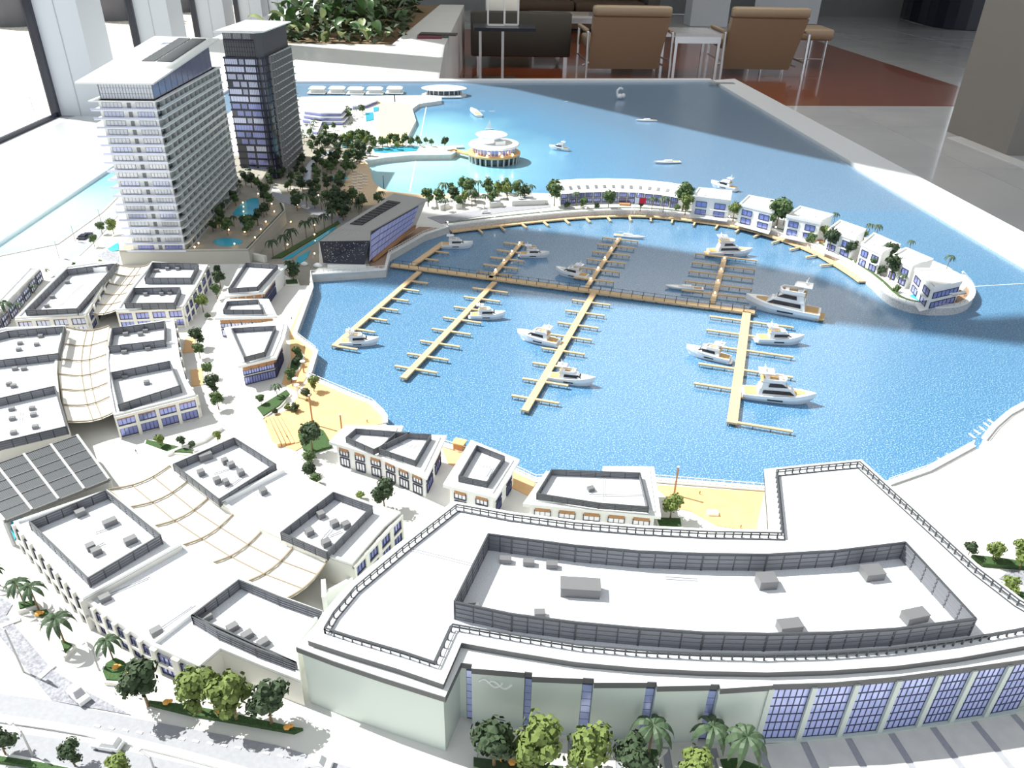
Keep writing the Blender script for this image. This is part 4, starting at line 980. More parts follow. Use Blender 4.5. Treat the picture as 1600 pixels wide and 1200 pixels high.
# glazed right side, leaning in towards the ground
T0, T1 = Vector(b_), Vector(e_); B0, B1 = Vector((*bR, G)), Vector((*P(648, 364, G), G)); Bt0, Bt1 = B0.lerp(T0, .12), B1.lerp(T1, .38)
body = M().add([tuple(B0), tuple(B1), tuple(T1), tuple(Vector(c_)), tuple(T0), (fa[0]+.004, fa[1]+.01, G), (f_[0]+.03, f_[1]-.03, G), tuple(F_), tuple(D), a],
               [(0, 1, 2, 3, 4), (5, 9, 8, 7, 6), (1, 6, 7, 2), (0, 4, 9, 5)])
body.v[4] = (body.v[4][0], body.v[4][1]+.014, body.v[4][2]); body.v[9] = (body.v[9][0], body.v[9][1]+.014, body.v[9][2]); body.v[0] = (body.v[0][0], body.v[0][1]+.008, G); body.v[5] = (body.v[5][0], body.v[5][1]+.012, G)
for i, q in enumerate(body.v):
    if q[2] > .05: body.v[i] = (q[0], q[1], q[2]-.004)
nn = Vector((.0016, -.0012, 0))
for i in (0, 1, 2, 3, 4): body.v[i] = tuple(Vector(body.v[i])-nn*(6 if i in (0, 4) else 3.2))
part('walls', body, conc, t)
def side_pt(s, h): return B0.lerp(B1, s).lerp((T0 if s < .12 else Vector(c_)).lerp(T1, s) if s >= .12 else T0.lerp(Vector(c_), s/.12), h)
fr = M(); NX, NZ = 12, 4
gp = []
for i in range(NX):
    for j in range(NZ):
        s0, s1 = .03+.80*i/NX, .03+.80*(i+1)/NX; b0 = .10+.26*s0; b1 = .10+.26*s1
        h = lambda s, j_: (.10+.28*s)+(.84-.28*s)*j_/NZ
        q = [side_pt(s0+.004, h(s0, j+.08))+nn, side_pt(s1-.004, h(s1, j+.08))+nn, side_pt(s1-.004, h(s1, j+.92))+nn, side_pt(s0+.004, h(s0, j+.92))+nn]
        gp.append(M().loft([tuple(v) for v in q], [tuple(v-nn*.5) for v in q]))
gm = M()
for i in range(24):
    s0, s1 = .03+.80*i/24, .03+.80*(i+1)/24; q = [side_pt(s0, .10+.28*s0), side_pt(s1, .10+.28*s1), side_pt(s1, .95), side_pt(s0, .95)]
    gm.loft([tuple(v+nn*.45) for v in q], [tuple(v-nn*.3) for v in q])
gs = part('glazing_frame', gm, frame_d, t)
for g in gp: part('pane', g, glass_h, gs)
part('brown_soffit', M().loft([tuple(side_pt(s, hh)+nn*4) for s, hh in ((.10, .04), (.9, .22), (.9, .33), (.10, .12))], [tuple(side_pt(s, hh)) for s, hh in ((.10, .04), (.9, .22), (.9, .33), (.10, .12))]), soffit, t)
part('plinth', M().prism(PP([(512, 419), (572, 419), (571, 413), (513, 413)], G), G, G+.009), white, t)
for px, py, l in ((497, 417, .022), (476, 415, .016)):
    x, y = P(px, py, G)
    solo('capsule_pod', M().rev(x, y, [(l*.55, G+.001), (l*.62, G+.004), (l*.5, G+.008), (l*.2, G+.011)], 14, 1, .5), boatw, 'white rounded capsule %s' % ('at the foot of the starry end wall' if px > 490 else 'on the shaded paving left of the slanted hall'), 'capsule', sm=True)
# stepped planted strip left of hall
for px, lab in (([(424, 405), (455, 388), (520, 352), (528, 346), (531, 350), (470, 386), (440, 404)], 'long narrow hedge bed left of the slanted hall'),):
    solo('hedge_bed', M().prism(PP(px, G), G, G+.004), fol_m, lab, 'hedge')
solo('reflecting_pool', M().prism(PP([(440, 407), (470, 389), (520, 356), (526, 356), (500, 376), (478, 388), (455, 404)], G), G, G+.002), pool, 'teal reflecting pool strip left of the slanted hall', 'pool')
solo('reflecting_pool', M().prism(PP([(466, 402), (485, 392), (480, 404), (470, 412), (462, 410)], G), G, G+.002), pool, 'small teal pool by the capsule near the slanted hall', 'pool')
# ================================================================== ROUND RESTAURANT
x, y = P(772, 253, .0); R = .108
t = root('round_restaurant', 'round two-storey white restaurant standing on piles in the turquoise sea', 'restaurant', (x, y, 0))
cx_, cy_ = x-.0, y+.02
pr = M()
for k in range(26): a_ = 6.283*k/26; pr.tube((cx_+R*.92*math.cos(a_), cy_+R*.92*math.sin(a_), -.001), (cx_+R*.95*math.cos(a_), cy_+R*.95*math.sin(a_), .028), .0035, n=5)
part('piles', pr, conc, t, kind='stuff'); part('core', M().rev(cx_, cy_, [(R*.86, -.001), (R*.86, .028)], 30), glass_d, t)
part('deck', M().rev(cx_, cy_, [(R*.97, .028), (R, .030), (R, .036), (R*.97, .038)], 40), wood_o, t)
part('glass_storey', M().rev(cx_, cy_, [(R*.78, .038), (R*.80, .062)], 36), glass_b, t)
fr = M()
for k in range(36): a_ = 6.283*k/36; fr.box(cx_+R*.795*math.cos(a_), cy_+R*.795*math.sin(a_), .038, .062, .002, .002, a_)
part('mullions', fr, white, t)
part('roof_disc', M().rev(cx_, cy_, [(R*.92, .062), (R*.96, .066), (R*.92, .071)], 40), white, t)
part('upper_drum', M().rev(cx_-.01, cy_+.02, [(R*.50, .071), (R*.52, .098)], 30), chrome, t)
part('upper_roof', M().rev(cx_-.01, cy_+.02, [(R*.56, .098), (R*.60, .101), (R*.54, .104)], 30), white, t)
part('roof_box', M().box(cx_+.022, cy_-.03, .071, .086, .04, .03, .2), white, t)
for k in (3.9, 4.4, 5.0, 5.5): part('deck_lamp', M().ball(cx_+R*.93*math.cos(k), cy_+R*.93*math.sin(k), .042, .004, 5), lampm, t)
solo('footbridge', M().bar(P(706, 233, .024), (cx_-R*.9, cy_+.02), .030, .018, .024), wood_o, 'timber footbridge from the planted spit to the round restaurant', 'bridge')
seawall([(565, 253), (600, 247), (640, 243), (705, 242), (714, 236)], 'pale low wall along the near side of the planted spit', rail=False, mt=conc)
solo('spit_jetty', M().bar(P(703, 229, .01), P(724, 228, .01), .022, .004, .010), white, 'short white jetty at the tip of the planted spit', 'jetty')
t = root('far_round_pavilion', 'small white round pavilion on the far pier at the back table edge', 'pavilion', (*P(694, 150, 0), 0))
x, y = P(694, 149, 0)
part('drum', M().rev(x, y, [(.085, 0), (.085, .035)], 26, 1.15, .8), glass_d, t); part('deck', M().rev(x, y, [(.11, .0), (.11, .006)], 26, 1.15, .8), white, t)
part('roof', M().rev(x, y, [(.105, .035), (.112, .040), (.10, .044)], 30, 1.15, .8), white, t)
pc = M()
for k in range(20): a_ = 6.283*k/20; pc.box(x+.098*math.cos(a_), y+.07*math.sin(a_), .006, .036, .004, .004)
part('columns', pc, white, t)
# over-water villas
for k, (u, v) in enumerate(((496, 146), (527, 146), (556, 147), (586, 147), (617, 146))):
    x, y = P(u, v, 0)
    t = root('water_villa', ['leftmost', 'second from left', 'middle', 'second from right', 'rightmost'][k]+' of the five tiny white stilt villas at the back table edge', 'villa', (x, y, 0), group='tiny stilt villas at the back table edge')
    part('deck', M().box(x, y, .004, .008, .10, .09), white, t); part('stilts', M().box(x-.04, y-.03, 0, .004, .008, .008).box(x+.04, y-.03, 0, .004, .008, .008), white, t, kind='stuff')
    part('body', M().box(x, y+.01, .008, .028, .07, .06), cream, t); part('roof', M().loft([(x-.045, y-.03, .028), (x+.045, y-.03, .028), (x+.045, y+.05, .028), (x-.045, y+.05, .028)], [(x-.03, y-.01, .036), (x+.03, y-.01, .036), (x+.03, y+.03, .036), (x-.03, y+.03, .036)]), white, t)
solo('back_pier', M().bar(P(470, 153, .01), P(720, 150, .01), .05, .004, .012), white, 'long white pier walk linking the stilt villas to the round pavilion', 'pier')
# low beach hotel
def slab_hotel(px, zs, lab, wins=6):
    p = PP(px, .03); t = root('beach_hotel', lab, 'building', (*p[0], G))
    for k in range(zs):
        z = G+k*.018; q = inset(p, .006*k)
        part('storey', M().prism(inset(q, .008), z, z+.014), glass_b, t); part('floor_slab', M().prism(q, z+.013, z+.018), white, t)
    return t
slab_hotel([(468, 172), (540, 173), (546, 183), (538, 192), (500, 192), (470, 188)], 3, 'low white stepped beach hotel with three glazed storeys behind the dark tower')
slab_hotel([(548, 151), (584, 153), (592, 158), (572, 166), (548, 168)], 1, 'small white curved beach club pavilion by the far pier')
slab_hotel([(486, 186), (505, 189), (497, 208), (484, 205)], 1, 'narrow cream shelter roof beside the dark tower')
for px, lab in (([(571, 177), (583, 176), (584, 188), (572, 190)], 'larger'), ([(583, 168), (592, 168), (592, 174), (584, 175)], 'smaller')):
    solo('beach_pool', M().prism(PP(px, G), G, G+.003), pool, lab+' bright turquoise pool beside the far beach', 'pool')
solo('garden_lagoon', M().prism(smooth(PP([(528, 214), (545, 208), (553, 218), (548, 228), (535, 232), (528, 214)], G), 1)[:-1], G, G+.002), pool, 'pale turquoise garden pool left of the planted spit', 'pool')
solo('spit_pool', M().prism(PP([(583, 233), (620, 229), (655, 230), (650, 236), (600, 239), (585, 238)], G), G, G+.002), pool, 'long pale turquoise pool on the planted spit', 'pool')
solo('underpass', M().ribbon(smooth(PP([(480, 282), (482, 262), (495, 248), (520, 236)], G), 1), -.012, .012, G, G+.003), glass_l, 'pale lavender lit ramp curving through the garden right of the dark tower', 'ramp')
# ================================================================== TERRACE ROW AND VILLAS
fr_px = [(876, 321), (910, 318), (950, 317), (990, 318), (1030, 322), (1058, 327)]
front = PP(fr_px, G); backl = offline(front, .085)
t = root('terrace_row', 'long curved white terrace of townhouses with a sloping roof on the peninsula', 'building', (*front[2], G))
zt = .080
part('walls', M().strip(offline(front, .004), backl, G, .058), white, t)
rr = resample(front, .028); bk = [offline(rr, .085)[i] for i in range(len(rr))]
for i in range(len(rr)-1):
    a, b_, c_, d_ = rr[i], rr[i+1], bk[i+1], bk[i]
    m1, m2_ = lerp(a, d_, .42), lerp(b_, c_, .42)
    rf = part('roof_bay', M().add([(*a, .058), (*b_, .058), (*m2_, .080), (*m1, .080), (*c_, .080), (*d_, .080), (*c_, .056), (*d_, .056)], [(0, 1, 2, 3), (3, 2, 4, 5), (5, 4, 6, 7), (0, 7, 6, 1), (0, 3, 5, 7), (1, 6, 4, 2)]), white, t)
    q0, q1 = lerp(a, b_, .25), lerp(a, b_, .6); u_ = Vector((d_[0]-a[0], d_[1]-a[1]))
    part('skylight', M().loft([(q0[0]+u_.x*.16, q0[1]+u_.y*.16, .0668), (q1[0]+u_.x*.16, q1[1]+u_.y*.16, .0668), (q1[0]+u_.x*.3, q1[1]+u_.y*.3, .0742), (q0[0]+u_.x*.3, q0[1]+u_.y*.3, .0742)], [(q0[0]+u_.x*.16, q0[1]+u_.y*.16, .0678), (q1[0]+u_.x*.16, q1[1]+u_.y*.16, .0678), (q1[0]+u_.x*.3, q1[1]+u_.y*.3, .0752), (q0[0]+u_.x*.3, q0[1]+u_.y*.3, .0752)]), grey_d, rf)
    ins_ = bk[i]
    facade(t, offline(front, .004)[0] if False else lerp(a, d_, .047), lerp(b_, c_, .047), G, .058, 1, [(.024, .036, 0), (.041, .055, 0)], ins_, wd=.72, gl=glass_d if False else glass_b, mull=3)
    part('party_wall', M().bar(a, lerp(a, d_, .2), .002, G, .058), side, t)
def villa(lab, px, z=.078, sky=2, box=True, wins=((.12, .38), (.56, .82)), low=False):
    """px = front-left, front-right, back-right, back-left roof corners"""
    p = PP(px, z); c = (sum(q[0] for q in p)/4, sum(q[1] for q in p)/4)
    t = root('villa', lab, 'villa', (*c, G))
    part('walls', M().prism(p, G, z-.003), white, t)
    A, B, C_, D_ = p
    mid0, mid1 = lerp(A, B, .5), lerp(D_, C_, .5)
    part('roof', M().prism(inset(p, -.0015), z-.003, z), white, t)
    q = inset(p, .003); m = M(); pp = inset(p, -.0015) if area(p) > 0 else inset(p, -.0015)
    for k in range(4): m.prism([pp[k], pp[(k+1) % 4], inset(p, .002)[(k+1) % 4], inset(p, .002)[k]], z, z+.005)
    part('parapet', m, white, t)
    part('roof_step', M().prism([lerp(mid0, mid1, .05), lerp(B, C_, .05), lerp(B, C_, .6), lerp(mid0, mid1, .6)], z, z+.0065), white, t)
    for k in range(sky): s = (.25, .6)[k]; part('skylight', M().bar(lerp(lerp(A, B, s+.02), lerp(D_, C_, s+.02), .3), lerp(lerp(A, B, s+.14), lerp(D_, C_, s+.14), .3), .008, z+(.0065 if s > .4 else 0), z+(.0085 if s > .4 else .003)), side, t)
    facade(t, A, B, G, z, 2, [(.024, .040, 0), (.050, .066, 0)], c, wd=.55, gl=glass_b, mull=2)
    L = math.dist(A, B); part('balcony', M().wall(A, B, (Vector((B[1]-A[1], A[0]-B[0]))/L if (Vector(c)-Vector(A)).dot(Vector((B[1]-A[1], A[0]-B[0]))) < 0 else Vector((A[1]-B[1], B[0]-A[0]))/L), L*.5, L*.97, .044, .047, 0, .008), white, t)
    part('patio', M().prism(offline([B, A] if area(p) > 0 else [A, B], .016)+[A, B] if False else [A, B, lerp(B, C_, -.25), lerp(A, D_, -.25)], G, G+.0015), white, t)
    return t
villa('first white villa along the peninsula, next to the terrace row', [(1083, 308), (1141, 315), (1143, 300), (1092, 295)])
villa('second white villa along the peninsula from the terrace row', [(1156, 320), (1209, 333), (1219, 316), (1170, 307)])
villa('third white villa along the peninsula, with a dark side wall', [(1229, 338), (1281, 349), (1301, 337), (1250, 324)])
villa('fourth white villa along the peninsula, behind round dark trees', [(1294, 360), (1336, 375), (1352, 360), (1312, 346)])
villa('fifth white villa along the peninsula, with one raised roof box', [(1346, 382), (1378, 397), (1406, 384), (1365, 366)])
villa('sixth white villa along the peninsula, with a sunken pale roof terrace', [(1394, 401), (1425, 418), (1457, 407), (1415, 389)], sky=1)
t = villa('last white villa at the rounded tip of the peninsula, with a wraparound balcony', [(1430, 422), (1458, 452), (1502, 442), (1468, 422)], z=.075, sky=1)
p = PP([(1458, 452), (1502, 442)], .075)
facade(t, p[0], p[1], G, .07, 1, [(.024, .038, 0), (.050, .064, 0)], P(1465, 425, .075), wd=.86, mull=6)
part('terrace_slab', M().bar(P(1455, 462, .045), P(1505, 456, .045), .022, .044, .047), deck_b, t)
part('balcony_rail', M().bar(P(1455, 467, .045), P(1508, 459, .045), .001, .047, .053), white, t)
solo('pool', M().prism(PP([(1420, 463), (1432, 459), (1447, 471), (1438, 473)], G), G, G+.002), pool, 'small blue villa pool near the peninsula tip', 'pool')
solo('deck_corner', M().prism(PP([(1492, 468), (1510, 448), (1518, 460), (1508, 472), (1490, 477)], G), G, G+.0015), deck_b, 'brown curved deck at the rounded tip of the peninsula', 'deck')
for u, v, lab in ((976, 320, 'red-brown timber terrace in front of the curved townhouse row'), (1129, 338, 'red-brown timber terrace between the first two villas'), (1276, 378, 'orange-brown terrace by the third villa'), (1350, 410, 'red-brown terrace by the fifth villa')):
    x, y = P(u, v, G); solo('villa_terrace', M().box(x, y, G, G+.005, .036, .022, -.15), soffit, lab, 'terrace')
# pavilions behind the hall
for px, lab in (([(675, 310), (690, 306), (702, 318), (688, 322)], 'small pale grey-roofed pavilion right of the slanted hall'), ([(707, 308), (718, 306), (722, 318), (712, 320)], 'small white pavilion among the trees by the quay road'), ([(763, 310), (780, 309), (783, 316), (766, 318)], 'tiny white kiosk by the quay road'), ([(795, 306), (850, 305), (852, 313), (800, 315)], 'long low white building left of the terrace row')):
    t, p, c = block('garden_pavilion', lab, px, .036, par_h=.002)
# podium-side pieces
part('ramp_wall', M().bar(P(352, 395, G), P(416, 410, G), .01, G, G+.018), cream, pod)
# ================================================================== LEFT SHORE
t, p, c = block('shore_hall', 'long white shore hall with lavender glazed side at the left edge', [(-60, 530), (46, 420), (63, 420), (16, 468), (-40, 545)], .050)
A, B = P(-20, 508, .05), P(63, 420, .05)
facade(t, P(-40, 545, .05), P(63, 420, .05), G, .05, 9, [(.024, .034, 0), (.038, .046, 0)], (-1.3, 1.9), wd=.75, gl=glass_l)
solo('left_sea_wall', M().ribbon([(-1.33, 1.99)]+PP([(90, 382), (160, 332), (185, 307)], G), -.003, .003, 0, G+.003), stone, 'pale sea wall along the left sea front', 'sea wall')
solo('roundabout', M().rev(*P(148, 405, G), [(.05, G), (.05, G+.0016)], 24, 1.2, .6), white, 'white rounded forecourt below the white tower', 'paving')
solo('cobble_apron', M().prism(PP([(150, 400), (180, 385), (186, 400), (186, 412), (170, 410)], G), G, G+.0018), cobble, 'grey cobbled apron at the foot of the podium', 'paving')
solo('podium_pond', M().prism(PP([(168, 390), (185, 380), (186, 392), (176, 394)], G), G+.0018, G+.003), pool, 'tiny pale pond beside the podium wall', 'pool')
# ================================================================== PIERS
ZD = .010
def pier(name, lab, a, b_, wd, px=True, fingers=(), L=(.05, .05), fd=None, fw=.0058, planks=0, grp=None):
    A, B = Vector(P(*a, ZD)), Vector(P(*b_, ZD)); e_ = (B-A).normalized()
    t = root(name, lab, 'pier', (A.x, A.y, 0), grp)
    part('walkway', M().bar(A, B, wd, ZD-.004, ZD), wood_p, t)
    pl_ = M(); n = int((B-A).length/.030)
    for k in range(n+1):
        q = A.lerp(B, k/max(1, n)); nn_ = Vector((-e_.y, e_.x))*wd*.4
        for s in (-1, 1): pl_.box(q.x+nn_.x*s, q.y+nn_.y*s, -.0005, ZD-.004, .0015, .0015)
    part('piles', pl_, trunkm, t, kind='stuff')
    for (s, l, r) in fingers:
        q = A.lerp(B, s)
        for sg, on in ((-1, l), (1, r)):
            if not on: continue
            f_ = part('mooring_finger', M().bar(q+fd*sg*wd*.4, q+fd*sg*on, fw, ZD-.0035, ZD-.0005), wood_p, t)
            m = M()
            for k in (.35, .65, .97): o_ = q+fd*sg*on*k; m.box(o_.x, o_.y, -.0005, ZD-.0035, .0012, .0012)
            part('finger_piles', m, trunkm, f_, kind='stuff')
    return t
MA, MB_ = Vector(P(612, 413, ZD)), Vector(P(1180, 487, ZD)); md = (MB_-MA).normalized()
t = pier('main_pier', 'long railed main pier crossing the basin from the slanted hall', (612, 413), (1180, 487), .022)
mn = Vector((-md.y, md.x)); rl = M(); pk = M()
for s in (-1, 1):
    rl.bar(MA+mn*.010*s, MB_+mn*.010*s, .0006, ZD+.0085, ZD+.0092)
    for p in resample([tuple(MA+mn*.010*s), tuple(MB_+mn*.010*s)], .028): pk.box(p[0], p[1], ZD, ZD+.010, .0013, .0013)
part('railing', rl, screen_f, t); part('railing_posts', pk, screen_f, t, kind='stuff')
fdm = md
pier('finger_pier', 'leftmost finger pier, with short moorings on one side only', (655, 424), (522, 540), .014, fingers=[(s, 0, .052) for s in (.14, .26, .40, .53, .66, .80)]+[(.995, 0, .055)], fd=fdm)
pier('finger_pier', 'long finger pier in front of the main pier, second from the slanted hall', (773, 440), (630, 590), .014, fingers=[(s, .040, .055) for s in (.10, .21, .33, .45, .57, .69, .81, .92)], fd=fdm)
pier('finger_pier', 'long finger pier in the middle of the basin, with a dark yacht pair beside it', (928, 457), (820, 641), .015, fingers=[(s, .042, .055) for s in (.10, .21, .33, .44, .56, .68, .80, .92)], fd=fdm)
pier('finger_pier', 'widest finger pier, nearest the open side of the basin', (1167, 487), (1144, 660), .020, fingers=[(s, .085, .11) for s in (.10, .25, .40, .58, .75)]+[(.99, 0, .11)], fd=fdm, fw=.0065)
pier('finger_pier', 'short shaded finger pier behind the main pier, nearest the hall', (766, 434), (816, 377), .012, fingers=[(s, .050, .050) for s in (.12, .30, .50, .70, .92)], fd=fdm)
pier('finger_pier', 'shaded finger pier leading to the white sailing yacht', (916, 449), (968, 371), .012, fingers=[(s, .050, .060) for s in (.15, .33, .50, .66, .82, .97)], fd=fdm)
pier('finger_pier', 'shaded finger pier below the big moored yacht at the rear', (1113, 473), (1133, 400), .014, fingers=[(s, .085, .09) for s in (.18, .36, .58, .78, .99)], fd=fdm)
pier('gangway', 'sloping timber gangway between the hall terrace and the quay boardwalk', (643, 414), (694, 378), .018, fingers=[(s, 0, .05) for s in (.3, .62)], fd=fdm)
# ================================================================== BOATS
def hull(m, bm, h0, h1, full=.55, st=11):
    rows = []
    for i in range(st):
        s = i/(st-1); x = -.5+s
        b_ = bm/2*(1 if s < full else max(0, 1-((s-full)/(1-full))**2.2)); b_ = max(b_, .003)*(0.9+.1*min(1, s*4))
        h = h0+(h1-h0)*s**1.8; xk = x-(.10*s**4)
        rows.append([(x, -b_, h), (x*.995, -b_*.97, h*.6), (xk, -b_*.62, 0), (xk, b_*.62, 0), (x*.995, b_*.97, h*.6), (x, b_, h)])
    k = len(m.v)
    for r_ in rows: m.v += r_
    for i in range(st-1):
        for j in range(6): m.f.append((k+i*6+j, k+i*6+(j+1) % 6, k+i*6+6+(j+1) % 6, k+i*6+6+j))
    m.f += [tuple(k+j for j in range(5, -1, -1)), tuple(k+(st-1)*6+j for j in range(6))]
    return m
def lbox(m, x0, x1, w0, w1, z0, z1, f=0, r=0, top=.85):
    """tapered deckhouse: w0 stern width, w1 bow width, f/r = rake of front/rear"""
    return m.loft([(x0, -w0/2, z0), (x1, -w1/2, z0), (x1, w1/2, z0), (x0, w0/2, z0)], [(x0+r, -w0/2*top, z1), (x1-f, -w1/2*top, z1), (x1-f, w1/2*top, z1), (x0+r, w0/2*top, z1)])
def yacht(lab, big=0):
    t = root('motor_yacht', lab, 'boat', (0, 0, 0), 'white motor yachts of the model')
    H = .12 if not big else .115
    part('hull', hull(M(), .27, H*.8, H*1.35), boatw, t, sm=False)
    m = M(); lbox(m, .12, .40, .19, .05, H*1.02, H*1.22); part('foredeck', m, teak if big else cloth, t)
    part('swim_platform', M().prism([(-.56, -.10), (-.46, -.115), (-.46, .115), (-.56, .10)], .028, .042), teak if big else boatw, t)
    part('cockpit_deck', M().prism([(-.47, -.10), (-.24, -.11), (-.24, .11), (-.47, .10)], H*.8, H*.86), teak, t)
    z = H*.85
    if big:
        part('lower_cabin', lbox(M(), -.30, .26, .22, .15, z, z+.085, .10, .02), boatw, t)
        part('lower_window', lbox(M(), -.24, .20, .226, .165, z+.028, z+.068, .07, .01, .90), boatd, t)
        z += .085
    part('cabin', lbox(M(), -.27, .25 if not big else .13, .20, .14, z, z+.085, .13, .02), boatw, t)
    part('cabin_window', lbox(M(), -.17, .225 if not big else .09, .200, .147, z+.028, z+.068, .085, .01, .90), boatd, t)
    part('hull_window', M().prism([(-.16, -.1345), (.05, -.1345), (.05, .1345), (-.16, .1345)], H*.42, H*.58), boatd, t)
    z += .085
    fb = M()
    for a, b_ in (((-.26, -.085), (.03, -.085)), ((-.26, .085), (.03, .085)), ((.03, -.085), (.07, 0)), ((.07, 0), (.03, .085))): fb.bar(a, b_, .018, z, z+.04)
    part('flybridge', fb, boatw, t); part('flybridge_deck', M().prism([(-.28, -.09), (.03, -.08), (.03, .08), (-.28, .09)], z-.006, z+.008), teak, t)
    part('flybridge_seat', M().box(-.02, 0, z, z+.028, .05, .09).box(-.19, 0, z, z+.025, .06, .12), boatw, t)
    ar = M()
    for s in (-1, 1): ar.tube((-.20, s*.075, z), (-.25, s*.065, z+.105), .011, n=4)
    part('radar_arch', ar, boatw, t)
    part('hardtop', lbox(M(), -.33, -.10, .17, .14, z+.10, z+.118, .02, 0), boatw, t)
    part('mast', M().tube((-.24, 0, z+.118), (-.26, 0, z+.20), .010, .005).box(-.245, 0, z+.135, z+.150, .02, .10), boatw, t)
    return t
small = yacht('x'); bigy = yacht('x', 1)
def put(proto, stern, bow, lab, first=False, k=1.0):
    A, B = Vector(P(*stern, .003)), Vector(P(*bow, .003)); d = B-A; c = (A+B)/2
    o = proto if first else dup(proto, (0, 0, 0))
    q = d.length/1.04*k; place(o, (c.x, c.y, .0003), math.atan2(d.y, d.x), q); o.scale = (q*1.04, q*1.15, q*(1.5 if proto is small else 1.25)); o['label'] = lab
    return o
YS = [((532, 538), (593, 537), 'white motor yacht at the outer end of the leftmost finger pier'), ((690, 386), (739, 386), 'shaded motor yacht beside the gangway near the slanted hall'),
      ((812, 400), (858, 401), 'shaded motor yacht at the tip of the short finger pier behind the main pier'), ((918, 436), (868, 426), 'motor yacht pointing left, just behind the main pier'),
      ((735, 496), (790, 496), 'white motor yacht on the second finger pier from the hall'), ((872, 540), (808, 526), 'white motor yacht pointing left on the middle finger pier'),
      ((858, 592), (929, 602), 'white motor yacht on the right side of the middle finger pier'), ((1140, 566), (1071, 550), 'white motor yacht pointing left on the widest finger pier'),
      ((1182, 533), (1254, 536), 'white motor yacht below the largest yacht, right of the widest pier')]
for i, (a, b_, l) in enumerate(YS): put(small, a, b_, l, i == 0)
put(small, (888, 235), (858, 232), 'tiny white motor yacht alone on the open sea, right of the round restaurant')
put(small, (1148, 298), (1112, 290), 'white motor yacht cruising behind the first villa of the peninsula', k=1.1)
put(bigy, (1158, 617), (1272, 630), 'big white yacht with teak foredeck at the outer end of the widest finger pier', True)
put(bigy, (1280, 497), (1163, 476), 'largest white yacht, moored at the end of the main pier')
put(bigy, (1105, 397), (1174, 398), 'big shaded white yacht at the rear of the basin', k=1.0)
def simple(lab, stern, bow, mast=None, nm='speed_boat', cab=True, k=1, bm=.22, grp=None):
    A, B = Vector(P(*stern, .002)), Vector(P(*bow, .002)); d = B-A; c = (A+B)/2
    t = root(nm, lab, 'boat', (0, 0, 0), grp)
    part('hull', hull(M(), bm, .06, .09), boatw, t)
    if cab: part('cabin', lbox(M(), -.22, .16, .13, .10, .07, .12, .10, .04), boatw, t); part('deck', M().prism([(-.45, -.06), (-.24, -.07), (-.24, .07), (-.45, .06)], .062, .068), teak, t)
    if mast: part('mast', M().tube((-.02, 0, .1), (-.02, 0, mast), .008, .005), boatw, t); part('boom', M().tube((-.02, 0, .17), (-.38, 0, .17), .007, n=4), boatw, t)
    place(t, (c.x, c.y, .0003), math.atan2(d.y, d.x), d.length*k); return t
simple('long white sailing yacht with a tall mast in the shaded rear basin', (959, 368), (1008, 373), mast=1.15, nm='sailing_yacht', bm=.17)
simple('slim white speedboat behind the main pier, left of the third shaded finger pier', (1099, 453), (1039, 449))
simple('white launch on the open sea nearest the far table corner', (1026, 189), (993, 189))
simple('white launch on the open sea behind the terrace row', (1063, 254), (1021, 255))
simple('small white launch lying off the round restaurant', (762, 219), (752, 219))
simple('tiny white dinghy far out near the back table edge', (887, 158), (882, 159), cab=False)
simple('tiny white boat in the turquoise bay, left of a pair of boats', (749, 183), (736, 172), cab=True)
simple('tiny white boat, nearer of the pair by the far round pavilion', (758, 174), (749, 173), cab=False); simple('tiny white boat, farther right of the pair by the far round pavilion', (773, 174), (764, 174), cab=False)
t = root('small_sail_boat', 'tiny white sailing dinghy behind the round restaurant', 'boat', (*P(765, 203, 0), 0)); x, y = P(765, 203, 0)
part('hull', hull(M(), .3, .1, .12).xf(Matrix.Translation((x, y, 0)) @ Matrix.Scale(.045, 4)), boatw, t); part('sail', M().loft([(x-.018, y, .008), (x+.012, y, .008), (x+.012, y+.0015, .008), (x-.018, y+.0015, .008)], [(x, y, .045), (x+.001, y, .045), (x+.001, y+.0015, .045), (x, y+.0015, .045)]), boatw, t)
x, y = P(968, 155, 0); t = root('swan_pedalo', 'white swan-shaped figure afloat near the back table edge', 'boat', (x, y, 0))
part('body', M().ball(x, y, .016, .018, 6, .8).ball(x+.02, y, .02, .013, 6), boatw, t, sm=True); part('neck', M().path([(x-.014, y, .02), (x-.018, y, .045), (x-.002, y, .062), (x+.014, y, .055)], .006, 6), boatw, t)
for k, (u, v) in enumerate(((1519, 680), (1527, 674), (1535, 669), (1542, 663), (1549, 658))):
    simple('tiny white moored boat, number %s in the row of five at the rounded quay' % ('one', 'two', 'three', 'four', 'five')[k] if False else ['nearest', 'second nearest', 'middle', 'second farthest', 'farthest'][k]+' tiny white boat in the row of five by the rounded quay', (u+5, v+4), (u-6, v-4), cab=False, nm='moored_dinghy', bm=.3, grp='tiny white boats by the rounded quay')
for k, (u, v) in enumerate(((1472, 717), (1486, 711))): simple(['nearer', 'farther'][k]+' of the two tiny white boats by the straight sea wall', (u+6, v+4), (u-8, v-3), cab=False, nm='moored_dinghy', bm=.3)
